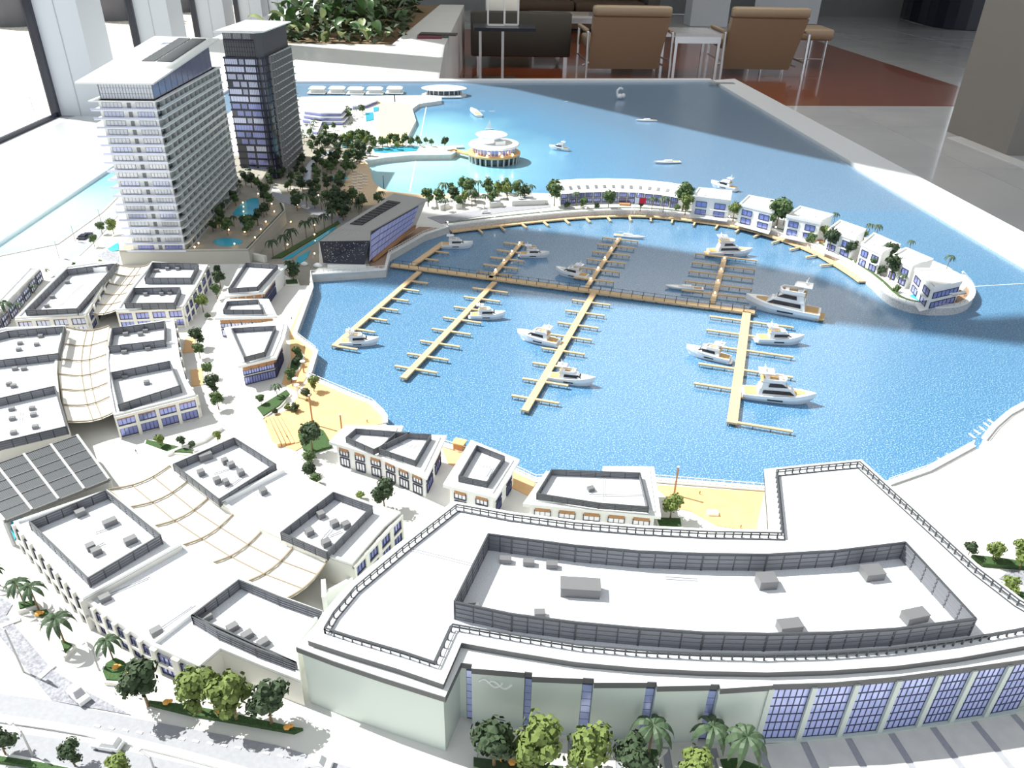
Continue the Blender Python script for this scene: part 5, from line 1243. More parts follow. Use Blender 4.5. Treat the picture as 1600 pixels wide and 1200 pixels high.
# ================================================================== PLANTING
def tuft(n, cr, lf, seed, zc=.64, rz=.30, lobes=7):
    random.seed(seed); m = M(); L_ = []
    for k in range(lobes):
        a = 6.283*k/lobes+random.random(); q = cr*random.uniform(.30, .62); L_.append((q*math.cos(a), q*math.sin(a), zc+random.uniform(-rz*.6, rz*.6), cr*random.uniform(.38, .55)))
    L_.append((0, 0, zc+rz*.5, cr*.55)); L_.append((0, 0, zc-.05, cr*.6))
    for c in L_: m.ball(c[0], c[1], c[2], c[3]*.72, 4, .9)
    for k in range(n):
        c = random.choice(L_); d = Vector((random.gauss(0, 1), random.gauss(0, 1), random.gauss(0, 1)+.3)).normalized(); p = Vector(c[:3])+d*c[3]*random.uniform(.75, 1.05)
        u = d.orthogonal().normalized(); w_ = d.cross(u); a = random.random()*6.28; u2 = (u*math.cos(a)+w_*math.sin(a)+d*random.uniform(-.5, .5)).normalized()*lf; w2 = (w_*math.cos(a)-u*math.sin(a)+d*random.uniform(-.5, .5)).normalized()*lf
        m.add([tuple(p-u2-w2*.6), tuple(p+u2-w2*.6), tuple(p+u2*.7+w2), tuple(p-u2*.7+w2)], [(0, 1, 2, 3)])
    return m
tk = M().tube((0, 0, 0), (.01, 0, .36), .030, .018).tube((.01, 0, .34), (.12, .05, .58), .014, .008).tube((.01, 0, .34), (-.1, -.06, .56), .014, .008)
protos = {}
def tree_proto(kind):
    if kind in protos: return protos[kind], False
    sh, colr = kind.split('_'); mt_ = {'d': fol_d, 'm': fol_m, 'g': fol_g}[colr[0]]; v = int(colr[1])
    if sh == 'round':
        t = root('model_tree', 'x', 'tree', (0, 0, 0)); part('trunk', tk, trunkm, t); part('crown', tuft(380, .37, .038, 20+v*3, zc=.62, rz=.34), mt_, t)
    elif sh == 'small':
        t = root('model_tree', 'x', 'tree', (0, 0, 0)); part('trunk', M().tube((0, 0, 0), (0, 0, .5), .03, n=4), trunkm, t); part('crown', tuft(130, .37, .055, 50+v, lobes=6, zc=.62, rz=.32), mt_, t)
    elif sh == 'bush':
        t = root('model_shrub', 'x', 'shrub', (0, 0, 0)); part('foliage', tuft(150, .5, .05, 70+v, zc=.45, rz=.3, lobes=6), mt_, t)
    elif sh == 'palm':
        t = root('model_palm', 'x', 'palm tree', (0, 0, 0)); part('trunk', M().tube((0, 0, 0), (.02, .01, .82), .022, .014, 6), trunkm, t)
        random.seed(90+v)
        for k in range(9):
            a = 6.283*k/9+random.uniform(-.2, .2); up_ = random.uniform(.02, .14); m = M(); pr_ = None; n = 6; vv = []; Lf = .34
            for i in range(n+1):
                s = i/n; r_ = Lf*math.sin(s*1.35)/math.sin(1.35)*.98; z = .82+up_*2.4*s-(up_*2.4+.20)*s*s*1.15; wd_ = .060*math.sin(math.pi*min(1, s*.9+.08))
                c_, s_ = math.cos(a), math.sin(a); x, y = .02+c_*r_, .01+s_*r_
                vv += [(x-s_*wd_, y+c_*wd_, z-.03), (x, y, z), (x+s_*wd_, y-c_*wd_, z-.03)]
            f = []
            for i in range(n):
                for j in (0, 1): f.append((i*3+j, i*3+j+1, i*3+j+4, i*3+j+3))
            part('frond', m.add(vv, f), palm_g if colr[0] != 'd' else fol_d, t)
    protos[kind] = t; return t, True
def plant(kind, u, v, h, lab, zb=G, grp=None, xy=None):
    pr_, new = tree_proto(kind); x, y = xy or P(u, v, zb)
    random.seed(int(u*31+v*17)); a = random.random()*6.28
    o = pr_ if new else dup(pr_, (0, 0, 0)); place(o, (x, y, zb), a, h)
    o['label'] = lab
    if grp: o['group'] = grp
    elif 'group' in o and not new: del o['group']
    return o
def hv(u, v, vt, zb=G): return HT(u, v, zb, vt)
overlay('garden_ground', [(446, 330), (440, 300), (425, 285), (378, 288), (372, 278), (440, 268), (452, 262), (470, 236), (470, 215), (520, 208), (560, 220), (575, 246), (560, 256), (548, 268), (536, 290), (527, 306), (560, 322), (610, 312), (600, 335), (575, 370), (498, 378), (499, 416), (486, 430), (488, 446), (470, 446), (420, 412), (391, 410), (446, 352)], garden, 'tan-grey garden ground between the towers and the slanted hall', 'garden ground', .0004)
# single, recognisable plants: kind, foot u,v, top row, label
for k, u, v, vt, lab in [
    ('round_d0', 232, 1103, 1038, 'dark round tree at the near corner of the lower left mall facade'),
    ('round_g0', 316, 1116, 1052, 'olive round tree below the pale wall niche, left of its pair'),
    ('round_g1', 371, 1128, 1058, 'olive round tree below the pale wall niche, right of its pair'),
    ('round_d1', 425, 1134, 1068, 'dark round tree closest to the left edge of the big building'),
    ('round_d2', 10, 1182, 1140, 'dark round tree at the left edge beside the near hedge'),
    ('round_d0', 118, 1198, 1163, 'dark round tree standing on the near hedge strip'),
    ('round_g0', 192, 1222, 1184, 'olive tree top just rising over the near edge by the street lamp'),
    ('round_d1', 772, 1200, 1128, 'dark tree at the recessed corner of the big building'),
    ('round_g2', 836, 1212, 1134, 'olive tree in front of the first blue slot of the big building'),
    ('round_g1', 912, 1216, 1142, 'olive tree in front of the second blue slot of the big building'),
    ('round_d2', 985, 1222, 1158, 'brownish dark tree between two olive trees before the big facade'),
    ('round_g0', 1080, 1232, 1178, 'olive treetop rising before the fourth wall panel'),
    ('palm_m0', 1012, 1184, 1118, 'first palm before the big facade, next to the brownish tree'),
    ('palm_m1', 1104, 1184, 1122, 'middle palm of the three before the big facade'),
    ('palm_m2', 1150, 1206, 1138, 'last palm before the big facade, nearest the glazed bays'),
    ('palm_m1', 39, 946, 900, 'palm in the straight planter at the lower left forecourt'),
    ('palm_m0', 62, 956, 908, 'palm leaning over the second planter of the lower left forecourt'),
    ('palm_m2', 103, 1010, 955, 'broad palm in the triangular planter of the lower left forecourt'),
    ('palm_m1', 179, 1036, 992, 'palm over the big leaf-shaped planter of the lower left forecourt'),
    ('palm_m0', 0, 915, 880, 'palm cut by the left edge at the lower left forecourt'),
    ('round_g1', 253, 700, 678, 'bright olive tree in front of the orange-headed bays'),
    ('round_d1', 286, 700, 680, 'grey-green tree between two others before the orange-headed bays'),
    ('round_d0', 302, 704, 689, 'low dark tree on the square before the orange-headed bays'),
    ('round_g2', 341, 690, 673, 'olive tree above the upper screened roof at the tree square'),
    ('bush_g0', 563, 780, 764, 'small olive ball shrub beside the tall dark tree by the pavilions'),
    ('round_d2', 601, 796, 750, 'tall dark tree in front of the pavilion nearest the orange plaza'),
    ('round_d0', 489, 706, 660, 'dark spreading tree on the dark lawn patch by the plaza'),
    ('bush_m1', 484, 722, 700, 'clipped hedge shrub below the dark lawn tree, upper one'),
    ('bush_d0', 484, 742, 716, 'clipped hedge shrub below the dark lawn tree, middle one'),
    ('bush_m0', 494, 756, 736, 'clipped hedge shrub below the dark lawn tree, lower one'),
    ('round_g0', 491, 612, 588, 'yellow-green tree at the western sea wall bend'),
    ('round_d1', 480, 628, 606, 'dark tree in the green pot on the orange plaza'),
    ('bush_g1', 450, 640, 628, 'small yellow shrub on the orange plaza'),
    ('bush_d1', 461, 643, 627, 'round dark shrub on the orange plaza'),
    ('round_m0', 409, 634, 616, 'small green tree at the upper end of the lawn wedge'),
    ('palm_m0', 434, 622, 596, 'palm behind the lawn wedge'),
    ('bush_d0', 430, 647, 634, 'dark shrub against the low wall of the lawn wedge'),
    ('round_m1', 466, 562, 540, 'tree beside the lower terrace pavilion by the sea wall'),
    ('round_m2', 456, 598, 575, 'green tree at the glazed end of the lower terrace pavilion'),
    ('round_d2', 459, 440, 406, 'dark tree in a green box right of the upper terrace pavilion'),
    ('bush_d1', 466, 572, 554, 'dark hedge block beside the lower terrace pavilion'),
    ('round_g2', 1047, 812, 773, 'bright tree in the green box right of the wide pavilion'),
    ('round_d1', 1511, 872, 846, 'dark round tree beyond the right railing of the big roof'),
    ('round_g0', 1548, 880, 848, 'bright forked tree on the hedge beyond the big roof'),
    ('round_g1', 1592, 890, 845, 'olive tree at the right edge beyond the big roof'),
    ('bush_g1', 1574, 925, 898, 'olive ball shrub by the cobbled path at the right edge'),
    ('round_d0', 341, 432, 414, 'dark tree nearest the podium wall in the shaded lane'), ('round_d1', 345, 450, 422, 'dark tree second from the podium wall in the shaded lane'),
    ('round_m1', 340, 467, 442, 'green tree third from the podium wall in the shaded lane'), ('round_g1', 318, 488, 458, 'bright olive tree in the lane beside the upper mall block'),
    ('bush_d0', 325, 498, 486, 'low dark shrub at the end of the shaded lane'), ('round_d2', 310, 543, 511, 'dark tree at the top of the sunny lane row'),
    ('round_m0', 313, 560, 536, 'green tree second in the sunny lane row'), ('round_m2', 326, 590, 566, 'green tree third in the sunny lane row'),
    ('round_d0', 335, 620, 586, 'dark tree fourth in the sunny lane row'), ('round_m1', 342, 640, 612, 'green tree last in the sunny lane row'),
    ('round_m0', 160, 366, 346, 'green tree left of the white tower base, farther'), ('round_g2', 178, 366, 341, 'bright olive tree at the foot of the white tower'),
    ('round_m1', 148, 386, 366, 'green tree left of the white tower base, nearer'), ('palm_m1', 76, 432, 418, 'palm by the shore hall end wall'),
    ('bush_m0', 116, 416, 408, 'small green shrub behind the uppermost mall roof, left'), ('bush_g0', 157, 412, 403, 'small green shrub behind the uppermost mall roof, right'),
    ('palm_m0', 16, 505, 465, 'big palm at the left edge in front of the shore hall'), ('palm_m2', 33, 490, 470, 'palm beside the uppermost mall block corner'), ('palm_m1', 55, 460, 442, 'palm between the shore hall and the mall'),
    ('round_d1', 695, 234, 213, 'single tree at the tip of the planted spit'),
]: plant(k, u, v, max(.012, hv(u, v, vt)), lab)
def inpoly(x, y, p):
    c = False; j = len(p)-1
    for i in range(len(p)):
        if (p[i][1] > y) != (p[j][1] > y) and x < (p[j][0]-p[i][0])*(y-p[i][1])/(p[j][1]-p[i][1])+p[i][0]: c = not c
        j = i
    return c
def zone(px, n, kinds, h0, h1, lab, grp, zb=G, seed=1, dmin=.022, avoid=(), marks=()):
    rnd = random.Random(seed); poly = PP(px, zb); av = [PP(a, zb) for a in avoid]; xs = [p[0] for p in poly]; ys = [p[1] for p in poly]; got = []; tries = 0
    while len(got) < n and tries < 6000:
        tries += 1; x, y = rnd.uniform(min(xs), max(xs)), rnd.uniform(min(ys), max(ys))
        if not inpoly(x, y, poly) or any(inpoly(x, y, a) for a in av) or any(math.dist((x, y), g) < dmin for g in got): continue
        got.append((x, y)); l2 = lab+(' nearest '+min(marks, key=lambda q: math.dist(P(*q[1], zb), (x, y)))[0] if marks else ''); plant(rnd.choice(kinds), x*1000, y*1000, rnd.uniform(h0, h1), l2, zb, grp, (x, y))
    return len(got)
RG = ['small_d0', 'small_d1', 'small_m0', 'small_m1', 'small_d2']
zone([(440, 300), (452, 280), (470, 258), (484, 240), (510, 215), (526, 224), (560, 236), (588, 247), (560, 258), (556, 270), (540, 292), (520, 312), (480, 306)], 74, RG, .034, .054, 'small dark garden tree', 'trees of the garden right of the dark tower', seed=3, dmin=.025, marks=[('the foot of the dark tower', (455, 270)), ('the lavender ramp', (495, 250)), ('the lagoon beach', (550, 275)), ('the teal shade canopy', (531, 287)), ('the garden pool', (540, 222)), ('the road behind the hall', (490, 312)), ('the inner end of the spit', (578, 246))], avoid=[[(474, 286), (478, 258), (494, 243), (522, 232), (524, 240), (500, 250), (488, 262), (486, 284)]])
zone([(300, 365), (330, 320), (352, 296), (392, 288), (430, 300), (430, 318), (395, 372), (330, 366)], 34, RG+['palm_d0'], .034, .052, 'dark podium garden tree', 'trees of the podium pool garden', zb=ZP, seed=5, dmin=.022, marks=[('the large lagoon pool', (385, 330)), ('the small lagoon pool', (355, 380)), ('the white tower', (340, 345)), ('the curved podium edge', (435, 310))], avoid=[[(362, 340), (380, 310), (408, 305), (408, 325), (402, 350), (370, 354)], [(328, 380), (345, 370), (385, 372), (385, 385), (340, 388)]])
zone([(530, 226), (560, 214), (590, 224), (640, 227), (640, 234), (590, 236), (545, 240)], 30, ['small_m0', 'small_m1', 'small_g0'], .038, .056, 'small green spit tree', 'trees of the planted spit', seed=8, dmin=.027, marks=[('the garden', (540, 228)), ('the beach', (600, 224)), ('the long pale pool', (640, 233))])
zone([(640, 226), (676, 226), (676, 230), (640, 231)], 6, ['small_m0', 'small_m2'], .032, .044, 'small round tree near the outer end of the planted spit', 'round trees near the end of the spit', seed=9, dmin=.03)
zone([(666, 330), (672, 300), (720, 298), (800, 300), (866, 300), (872, 312), (800, 320), (740, 330), (700, 340)], 30, ['small_d0', 'small_m0', 'small_m1', 'small_g0', 'palm_m1'], .045, .075, 'leafy quay road tree', 'trees by the quay road', seed=12, dmin=.028, marks=[('the slanted hall', (675, 325)), ('the small pavilion', (712, 312)), ('the tiny kiosk', (772, 312)), ('the long low building', (825, 310)), ('the terrace row', (866, 310))], avoid=[[(668, 340), (720, 330), (790, 321), (862, 315), (864, 327), (720, 345)]])
zone([(455, 330), (470, 310), (530, 312), (570, 322), (600, 315), (612, 308), (600, 330), (550, 345), (528, 350), (500, 330)], 28, ['small_d0', 'small_d1', 'small_m0', 'palm_d0'], .04, .065, 'dark tree behind the slanted hall', 'trees behind the slanted hall', seed=15, dmin=.024, marks=[('the curving road', (480, 325)), ('the hall roof edge', (560, 335)), ('the shaded beach', (575, 310))])
zone([(376, 286), (380, 276), (440, 272), (455, 280), (440, 292), (420, 300)], 12, RG, .035, .05, 'dark tree at the foot of the dark tower', 'trees at the foot of the dark tower', seed=16)
zone([(470, 215), (490, 196), (540, 200), (560, 205), (540, 212), (505, 214), (480, 236), (468, 240)], 18, ['small_d0', 'small_m0', 'palm_m1'], .034, .05, 'small tree in front of the beach hotel', 'trees in front of the beach hotel', seed=17, dmin=.035)
zone([(536, 178), (560, 172), (568, 178), (560, 190), (540, 188)], 7, ['small_m0', 'palm_m0'], .04, .06, 'small tree between the beach hotel and the beach pools', 'trees by the beach pools', seed=18, dmin=.04)
for k, (u, v, vt) in enumerate(((427, 402, 370), (447, 395, 362), (457, 386, 352), (479, 372, 340), (492, 366, 335), (507, 358, 330), (519, 352, 322))):
    plant('palm_d0', u, v, hv(u, v, vt), ['nearest', 'second nearest', 'third nearest', 'middle', 'third farthest', 'second farthest', 'farthest'][k]+' of the seven slim palms on the shaded paving beside the hall hedge', grp='slim palms left of the slanted hall')
for k, u, v, vt, lab in [('round_m0', 866, 322, 292, 'tree at the near-left end of the terrace row'), ('round_m1', 1066, 330, 292, 'tall tree at the right end of the terrace row'), ('round_g0', 1070, 336, 310, 'bright tree before the right end of the terrace row'),
                        ('round_g1', 1145, 346, 320, 'bright tree between the first and second villas'), ('palm_m0', 1102, 335, 313, 'palm before the first villa'), ('palm_m1', 1180, 350, 328, 'palm before the second villa'),
                        ('round_m0', 1212, 360, 318, 'large tree between the second and third villas'), ('round_d0', 1224, 352, 330, 'dark tree behind the third villa corner'), ('bush_m0', 1229, 366, 352, 'small shrub before the third villa'),
                        ('palm_m2', 1252, 366, 344, 'palm before the third villa'), ('bush_m1', 1266, 380, 364, 'green shrub beside the orange-brown terrace'), ('round_g0', 1288, 378, 357, 'olive tree between the third and fourth villas'), ('round_d1', 1294, 394, 362, 'dark tree before the fourth villa'),
                        ('palm_d0', 1312, 392, 370, 'dark palm before the fourth villa'), ('round_d2', 1326, 404, 380, 'dark tree beside the fourth villa'), ('round_g2', 1340, 386, 362, 'bright tree between the fourth and fifth villas'), ('palm_m0', 1302, 350, 333, 'palm behind the third villa'),
                        ('palm_m1', 1356, 368, 350, 'palm behind the fourth villa'), ('palm_m2', 1368, 372, 352, 'second palm behind the fourth villa'), ('palm_m1', 1420, 392, 376, 'palm behind the fifth villa'), ('round_d0', 1383, 418, 385, 'tall dark tree between the fifth and sixth villas'),
                        ('round_d1', 1390, 438, 404, 'dark tree before the sixth villa'), ('round_m2', 1363, 424, 404, 'green tree left of the fifth villa terrace'), ('bush_d0', 1376, 430, 414, 'dark shrub beside the fifth villa terrace'), ('palm_m0', 1405, 448, 428, 'palm near the last villa'),
                        ('round_d2', 1424, 440, 418, 'dark tree behind the last villa'), ('palm_m2', 1479, 420, 400, 'single palm rising behind the last villa'), ('round_m1', 1448, 420, 408, 'low tree behind the last villa roof'), ('bush_m1', 1400, 456, 445, 'shrub near the small villa pool'),
                        ('palm_m0', 1018, 330, 308, 'palm before the terrace row, right of the flag'), ('palm_m1', 1036, 332, 308, 'second palm before the terrace row, right of the flag'), ('round_m2', 950, 327, 302, 'tree before the middle of the terrace row'), ('bush_d1', 932, 326, 316, 'dark shrub before the terrace row'),
                        ('bush_d0', 886, 326, 314, 'dark shrub at the left of the terrace row front'), ('round_m0', 911, 328, 312, 'small tree before the left bays of the terrace row'), ('palm_m2', 900, 322, 301, 'palm before the left bays of the terrace row'), ('bush_m0', 1057, 330, 318, 'shrub at the right bays of the terrace row'),
                        ('round_d1', 1000, 330, 312, 'dark tree behind the flagpole')]:
    plant(k, u, v, max(.012, hv(u, v, vt))*1.22, lab)
# lawns, planters, hedges
def bed_(px, lab, h=.003, wall=True, mt=None):
    p = PP(px, G); c = p[0]; t = root('planter_bed', lab, 'planter', (*c, G))
    if wall: part('rim', M().prism(inset(p, -.003), G, G+h), cream, t)
    part('groundcover', M().prism(p, G+(h if wall else 0), G+h+.002), mt or lawn, t)
bed_([(402, 640), (448, 612), (453, 618), (437, 636), (412, 653)], 'green lawn wedge behind a low pale wall by the plaza')
bed_([(466, 682), (490, 668), (506, 676), (519, 700), (486, 710), (474, 704)], 'dark lawn patch under the dark spreading tree', wall=False)
bed_([(31, 947), (56, 945), (60, 950), (33, 957)], 'straight pale planter at the lower left forecourt', .006)
bed_([(53, 959), (75, 957), (78, 962), (66, 970)], 'small pointed planter at the lower left forecourt', .004)
bed_([(97, 1007), (103, 1007), (115, 1014), (104, 1026)], 'triangular planter with a palm at the lower left forecourt', .006)
bed_([(163, 1056), (168, 1043), (183, 1034), (196, 1040), (214, 1062), (200, 1070), (168, 1068)], 'big leaf-shaped planter with orange flowers at the lower left forecourt', .006)
bed_([(232, 1098), (300, 1106), (380, 1122), (460, 1140), (474, 1142), (460, 1148), (380, 1134), (300, 1120), (235, 1104)], 'long hedge bed under the round trees beside the street', .003, False)
bed_([(-20, 1182), (60, 1194), (130, 1208), (120, 1214), (-20, 1190)], 'hedge strip between the carriageways at the near edge', .003, False)
bed_([(1026, 813), (1062, 814), (1064, 826), (1030, 825)], 'green box planter right of the wide pavilion', .004)
bed_([(447, 441), (464, 440), (466, 446), (448, 447)], 'green box planter beside the upper terrace pavilion', .005)
bed_([(456, 568), (470, 552), (474, 560), (466, 580), (452, 588)], 'dark hedge planter beside the lower terrace pavilion', .005)
bed_([(1516, 872), (1555, 876), (1610, 884), (1610, 892), (1535, 886)], 'green hedge beyond the right railing of the big roof', .005, False)
bed_([(1576, 928), (1620, 935), (1620, 945), (1590, 940)], 'dark green hedge corner at the right edge', .005, False)
bed_([(960, 1184), (1015, 1176), (1034, 1178), (1020, 1192), (990, 1202)], 'curved pale planter before the third wall panel', .005)
bed_([(1124, 1192), (1150, 1190), (1196, 1206), (1130, 1212)], 'curved pale planter before the last palm', .005)
bed_([(740, 1188), (800, 1196), (880, 1202), (880, 1215), (740, 1215)], 'dark hedge strip under the trees before the big facade', .004, False, fol_d)
bed_([(230, 690), (275, 700), (300, 706), (302, 711), (262, 708), (228, 697)], 'narrow green bed on the square before the orange-headed bays', .003)
for k, (u, v) in enumerate(((62, 965), (183, 1049), (203, 1062), (262, 1104), (342, 1118), (450, 1143), (800, 1198), (785, 1192))):
    x, y = P(u, v, G); solo('flower_clump', M().ball(x, y, G+.008, .0045, 4, .6).ball(x+.004, y+.002, G+.007, .003, 4, .6), orange, ['small orange flower clump in the pointed planter', 'orange flower clump in the middle of the leaf-shaped planter', 'orange flower clump at the right of the leaf-shaped planter', 'orange flowers between the dark and olive trees', 'orange flowers between the two olive trees', 'orange flowers at the right end of the long hedge bed', 'orange flowers in the hedge before the first blue slot', 'orange flowers beside the recessed corner tree'][k], 'flowers')
# ================================================================== SMALL THINGS
def street_lamp(u, v, vt, lab, arm=.018, a=2.6):
    h = hv(u, v, vt); x, y = P(u, v, G); t = root('street_lamp', lab, 'lamp', (x, y, G))
    part('pole', M().tube((x, y, G), (x, y, G+h), .0013, .001), postm, t)
    part('arm', M().tube((x, y, G+h), (x+arm*math.cos(a), y+arm*math.sin(a), G+h+.004), .0011), postm, t)
    part('lamp_head', M().box(x+arm*math.cos(a), y+arm*math.sin(a), G+h+.002, G+h+.0045, .009, .004, a), boatw, t)
for l in ((37, 1050, 985, 'street lamp beside the cobbled forecourt'), (52, 1183, 1143, 'street lamp on the central kerb at the left edge'), (242, 1205, 1184, 'street lamp at the bottom beside the parked car'), (155, 1047, 1016, 'street lamp beside the palm and the leaf-shaped planter'), (93, 404, 377, 'street lamp on the left sea front road, nearer'), (118, 378, 352, 'street lamp on the left sea front road, middle'), (158, 347, 327, 'street lamp on the left sea front road, farther')): street_lamp(*l)
for u, v, vt, lab in ((466, 622, 602, 'pale disc-topped post at the top of the orange plaza'), (489, 664, 618, 'tall orange-lit post in the middle of the orange plaza'), (534, 671, 648, 'shorter orange-lit post on the orange plaza near the pavilion'), (1053, 774, 730, 'tall thin post on the timber deck right of the wide pavilion'), (1197, 790, 737, 'white post at the corner of the big roof wing deck'), (475, 583, 565, 'disc-topped post by the western sea wall'), (463, 606, 592, 'disc-topped post beside the lower terrace pavilion')):
    h = hv(u, v, vt); x, y = P(u, v, G); t = root('plaza_post', lab, 'post', (x, y, G)); part('pole', M().tube((x, y, G), (x, y, G+h), .0016), boatw if 'white' in lab or 'pale' in lab else soffit, t)
    part('cap', M().rev(x, y, [(.0055 if 'disc' in lab else .002, G+h), (.0055 if 'disc' in lab else .002, G+h+.0015)], 10), boatw, t)
bulbs = [(380, 320, ZP), (381, 334, ZP), (404, 306, ZP), (425, 322, ZP), (429, 334, ZP), (416, 350, ZP), (408, 362, ZP), (399, 375, ZP), (367, 385, ZP), (344, 353, ZP), (358, 363, ZP), (383, 366, ZP), (305, 390, ZP), (311, 384, ZP)]
for k, (u, v, z) in enumerate(bulbs):
    x, y = P(u, v, z); t = root('garden_light', 'tiny warm garden light on the podium', 'light', (x, y, z), 'warm garden lights on the podium')
    part('stem', M().tube((x, y, z), (x, y, z+.006), .0006, n=4), postm, t); part('bulb', M().ball(x, y, z+.0075, .0019, 5), lampm, t)
for k, (u, v) in enumerate(((457, 300), (465, 325), (455, 352), (492, 357), (510, 294), (536, 262), (511, 260), (556, 254), (530, 330), (532, 336), (450, 388), (492, 372), (492, 402), (362, 410), (415, 270), (430, 266), (498, 310), (412, 262))):
    x, y = P(u, v, G); t = root('garden_light', 'tiny warm garden light at ground level between the towers and the slanted hall', 'light', (x, y, G), 'warm ground lights around the towers and hall')
    part('stem', M().tube((x, y, G), (x, y, G+.010), .0006, n=4), postm, t); part('bulb', M().ball(x, y, G+.0115, .0019, 5), lampm, t)
whitel = mat('white_lamp_bulb', (1, 1, 1), .4, emit=(1, .95, .85), strength=10)
qz = resample(offline(quay_in, .004), .155)
for k, p in enumerate(qz[:14]):
    t = root('quay_light', 'small white globe light on the curved quay coping', 'light', (p[0], p[1], G+.004), 'globe lights on the curved quay'); part('stem', M().tube((p[0], p[1], G+.004), (p[0], p[1], G+.010), .0007, n=4), postm, t); part('globe', M().ball(p[0], p[1], G+.0115, .0022, 5), whitel, t)
for (a, b_, n) in (((766, 434), (816, 377), 4), ((916, 449), (968, 371), 5), ((1113, 473), (1133, 400), 4)):
    for k in range(n):
        p = Vector(P(*a, ZD)).lerp(Vector(P(*b_, ZD)), (k+.6)/n); t = root('pier_light', 'small white globe light on a shaded finger pier', 'light', (p.x, p.y, ZD), 'globe lights on the shaded finger piers'); part('stem', M().tube((p.x, p.y, ZD), (p.x, p.y, ZD+.004), .0007, n=4), postm, t); part('globe', M().ball(p.x, p.y, ZD+.006, .0024, 5), whitel, t)
def car(u0, v0, u1, v1, lab, mt=None, nm='model_car', h=.012, wd=.42):
    A, B = Vector(P(u0, v0, G)), Vector(P(u1, v1, G)); d = B-A; L = d.length; c = (A+B)/2
    t = root(nm, lab, 'car', (0, 0, 0)); H = h/L
    part('body', M().loft([(-.5, -wd/2, H*.15), (.5, -wd/2, H*.15), (.5, wd/2, H*.15), (-.5, wd/2, H*.15)], [(-.49, -wd/2, H*.58), (.48, -wd/2, H*.5), (.48, wd/2, H*.5), (-.49, wd/2, H*.58)]), mt or boatw, t)
    part('cabin', M().loft([(-.42, -wd*.47, H*.56), (.22, -wd*.47, H*.54), (.22, wd*.47, H*.54), (-.42, wd*.47, H*.56)], [(-.34, -wd*.38, H), (.05, -wd*.38, H), (.05, wd*.38, H), (-.34, wd*.38, H)]), mt or boatw, t)
    part('windscreen', M().loft([(.225, -wd*.40, H*.56), (.235, -wd*.40, H*.56), (.235, wd*.40, H*.56), (.225, wd*.40, H*.56)], [(.06, -wd*.34, H*.96), (.075, -wd*.34, H*.96), (.075, wd*.34, H*.96), (.06, wd*.34, H*.96)]), car_g, t)
    for sx in (-1, 1):
        for sy in (-1, 1): part('wheel', M().tube((sx*.31, sy*wd*.36, H*.16), (sx*.31, sy*wd*.5, H*.16), H*.16, n=10), black, t)
    place(t, (c.x, c.y, G+.0014), math.atan2(d.y, d.x), L); return t
car(114, 1082, 136, 1102, 'white van parked where the cobbled forecourt meets the street', nm='model_van', h=.016)
car(192, 1171, 150, 1164, 'white car driving on the near carriageway', h=.013); car(480, 1195, 520, 1200, 'white car at the bottom edge on the street', h=.013)
car(126, 376, 140, 366, 'dark car on the left sea front road', mt=black, h=.010); car(752, 334, 766, 333, 'white car on the road beside the curved quay', h=.010); car(472, 325, 482, 328, 'white car on the road behind the slanted hall', h=.010)
# flag
x, y = P(991, 334, G); h = hv(991, 334, 309); t = root('flagpole', 'white flagpole with a white and red flag before the terrace row', 'flag', (x, y, G))
part('pole', M().tube((x, y, G), (x, y, G+h), .0012), boatw, t)
z1, z0 = G+h, G+h-.019; zz = [(x+.010+(.003 if k % 2 else 0), z0+(z1-z0)*k/10) for k in range(11)]
m = M(); m.add([(x, y, z0), (x, y, z1)]+[(a, y, b_) for a, b_ in zz]+[(x, y+.0006, z0), (x, y+.0006, z1)]+[(a, y+.0006, b_) for a, b_ in zz], [tuple([0]+list(range(2, 13))+[1]), tuple([13]+list(range(15, 26))+[14])]); part('hoist_band', m, boatw, t)
m = M(); m.add([(x+.034, y, z0), (x+.034, y, z1)]+[(a, y, b_) for a, b_ in zz]+[(x+.034, y+.0006, z0), (x+.034, y+.0006, z1)]+[(a, y+.0006, b_) for a, b_ in zz], [tuple([0]+list(range(2, 13))+[1]), tuple([13]+list(range(15, 26))+[14])]); part('fly_field', m, red, t)
# figurines
def person(u, v, mt, lab, h=.0085, z=G):
    x, y = P(u, v, z); t = root('person', lab, 'person', (x, y, z)); s = h/1.75
    m = M()
    for sg in (-1, 1):
        m.tube((x+sg*.12*s, y+sg*.08*s, z), (x+sg*.09*s, y, z+.85*s), .06*s, .10*s, 6); m.tube((x+sg*.21*s, y, z+1.42*s), (x+sg*.27*s, y-.06*s, z+.80*s), .055*s, .04*s, 5)
    m.rev(x, y, [(.15*s, z+.80*s), (.17*s, z+.95*s), (.14*s, z+1.15*s), (.20*s, z+1.40*s), (.07*s, z+1.50*s), (.06*s, z+1.54*s)], 8, 1, .62)
    part('body', m, mt, t); part('head', M().ball(x, y, z+1.64*s, .115*s, 6, 1.15), tan_l, t)
for u, v, mt_, lab, z in ((213, 708, black, 'dark figurine on the mall square below the orange-headed bays', G), (574, 661, soffit, 'tiny figurine by the sea wall of the orange plaza', G), (449, 686, black, 'tiny dark figurine beside the timber steps', G), (417, 662, soffit, 'figurine at the top of the timber steps', G), (1093, 773, soffit, 'figurine near the tall post on the right timber deck', G), (1157, 826, soffit, 'figurine at the near edge of the right timber deck', G), (476, 545, soffit, 'figurine by the sea wall bend beside the terrace pavilions', G), (456, 500, black, 'figurine on the timber walk by the middle terrace pavilion', G), (351, 668, cloth, 'pale figurine on the white square above the screened roof', G)):
    person(u, v, mt_, lab, z=z)
x, y = P(617, 159, G); part('mast', M().box(x, y, G, G+.035, .006, .006), black, root('dark_marker', 'dark slim marker post at the inner end of the far pier', 'post', (x, y, G)))
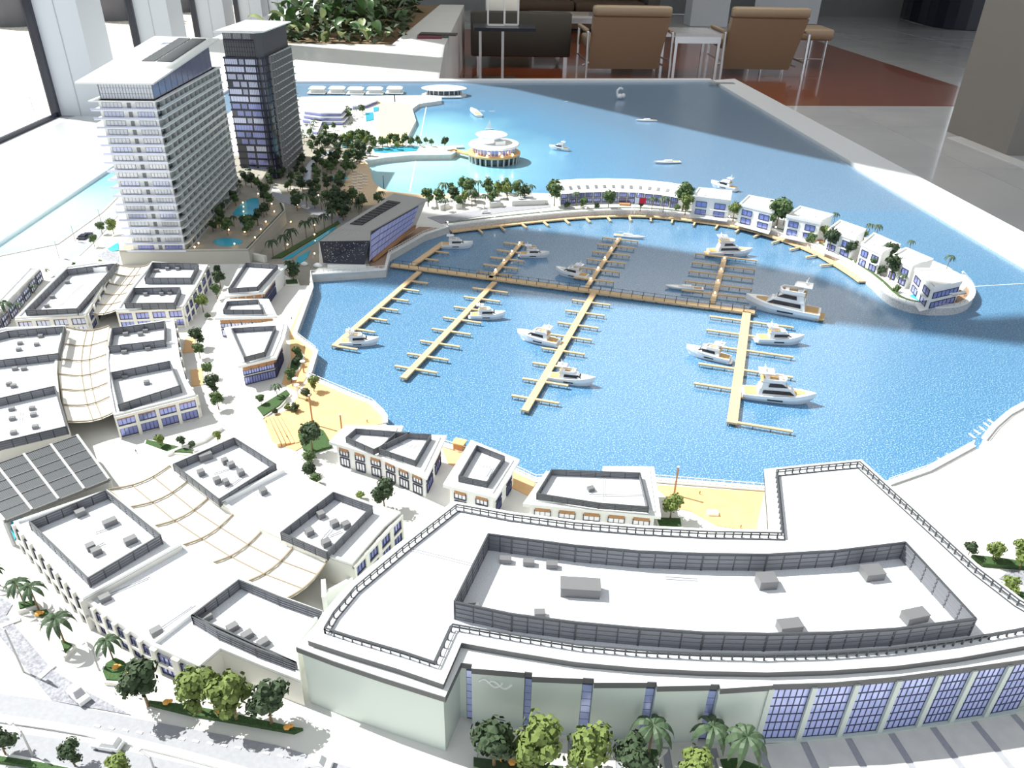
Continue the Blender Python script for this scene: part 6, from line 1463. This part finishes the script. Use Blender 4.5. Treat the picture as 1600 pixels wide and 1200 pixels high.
x, y = P(600, 296, .0); part('mast', M().tube((x, y, 0), (x, y, .05), .0012), black, root('lagoon_pole', 'thin dark pole standing in the lagoon behind the slanted hall', 'post', (x, y, 0)))
# beach loungers in three rows
lg = root('beach_lounger', 'tiny white lounger on the shaded lagoon beach', 'lounger', (0, 0, 0), 'tiny loungers on the shaded lagoon beach')
part('bed', M().box(0, 0, .002, .0035, .016, .006), boatw, lg); part('backrest', M().loft([(-.008, -.003, .0035), (-.003, -.003, .0035), (-.003, .003, .0035), (-.008, .003, .0035)], [(-.0095, -.003, .007), (-.0085, -.003, .007), (-.0085, .003, .007), (-.0095, .003, .007)]), boatw, lg)
fst = True
for r_ in range(3):
    for k in range(7 if r_ < 2 else 4):
        u, v = 554+r_*8.5+(k%2)*.0, 268+k*4.6+r_*3.5; x, y = P(u, v, G+.0015)
        if fst: place(lg, (x, y, G+.0015), .1); fst = False
        else: dup(lg, (x, y, G+.0015), .1)
x, y = P(531, 285, G); part('shade', M().rev(x, y, [(.03, G+.014), (.012, G+.022)], 6, 1.2, .6), pool, root('teal_shade', 'teal shade canopy at the lagoon beach edge', 'canopy', (x, y, G)))
x, y = P(1113, 804, G); t = root('white_bench', 'white block bench on the right timber deck', 'bench', (x, y, G)); part('block', M().box(x, y, G, G+.006, .017, .010, -.1), boatw, t)
x, y = P(727, 700, G); t = root('timber_kiosk', 'small orange-brown kiosk between the first two waterfront pavilions', 'kiosk', (x-.01, y-.005, G)); part('body', M().box(x-.01, y-.005, G, G+.016, .018, .014, -.4), soffit, t); part('roof', M().box(x-.01, y-.005, G+.016, G+.018, .022, .018, -.4), wood_o, t)
for k, (u, v, lab) in enumerate(((294, 470, 'orange terrace strip below the lane side of the upper mall block'), (288, 540, 'orange terrace strip beside the curved mall block, upper'), (300, 590, 'orange terrace strip beside the curved mall block, lower'))):
    x, y = P(u+8, v, G); solo('lane_terrace', M().box(x, y, G, G+.0016, .022, .07, .12+.1*k), wood_o, lab, 'terrace')
# white low garden walls by the tree square
m = PP([(228, 700), (262, 712), (320, 690), (348, 670)], G)
solo('square_edging', M().ribbon(m, -.0025, .0025, G, G+.007), boatw, 'white zigzag low wall along the tree square below the orange-headed bays', 'low wall')
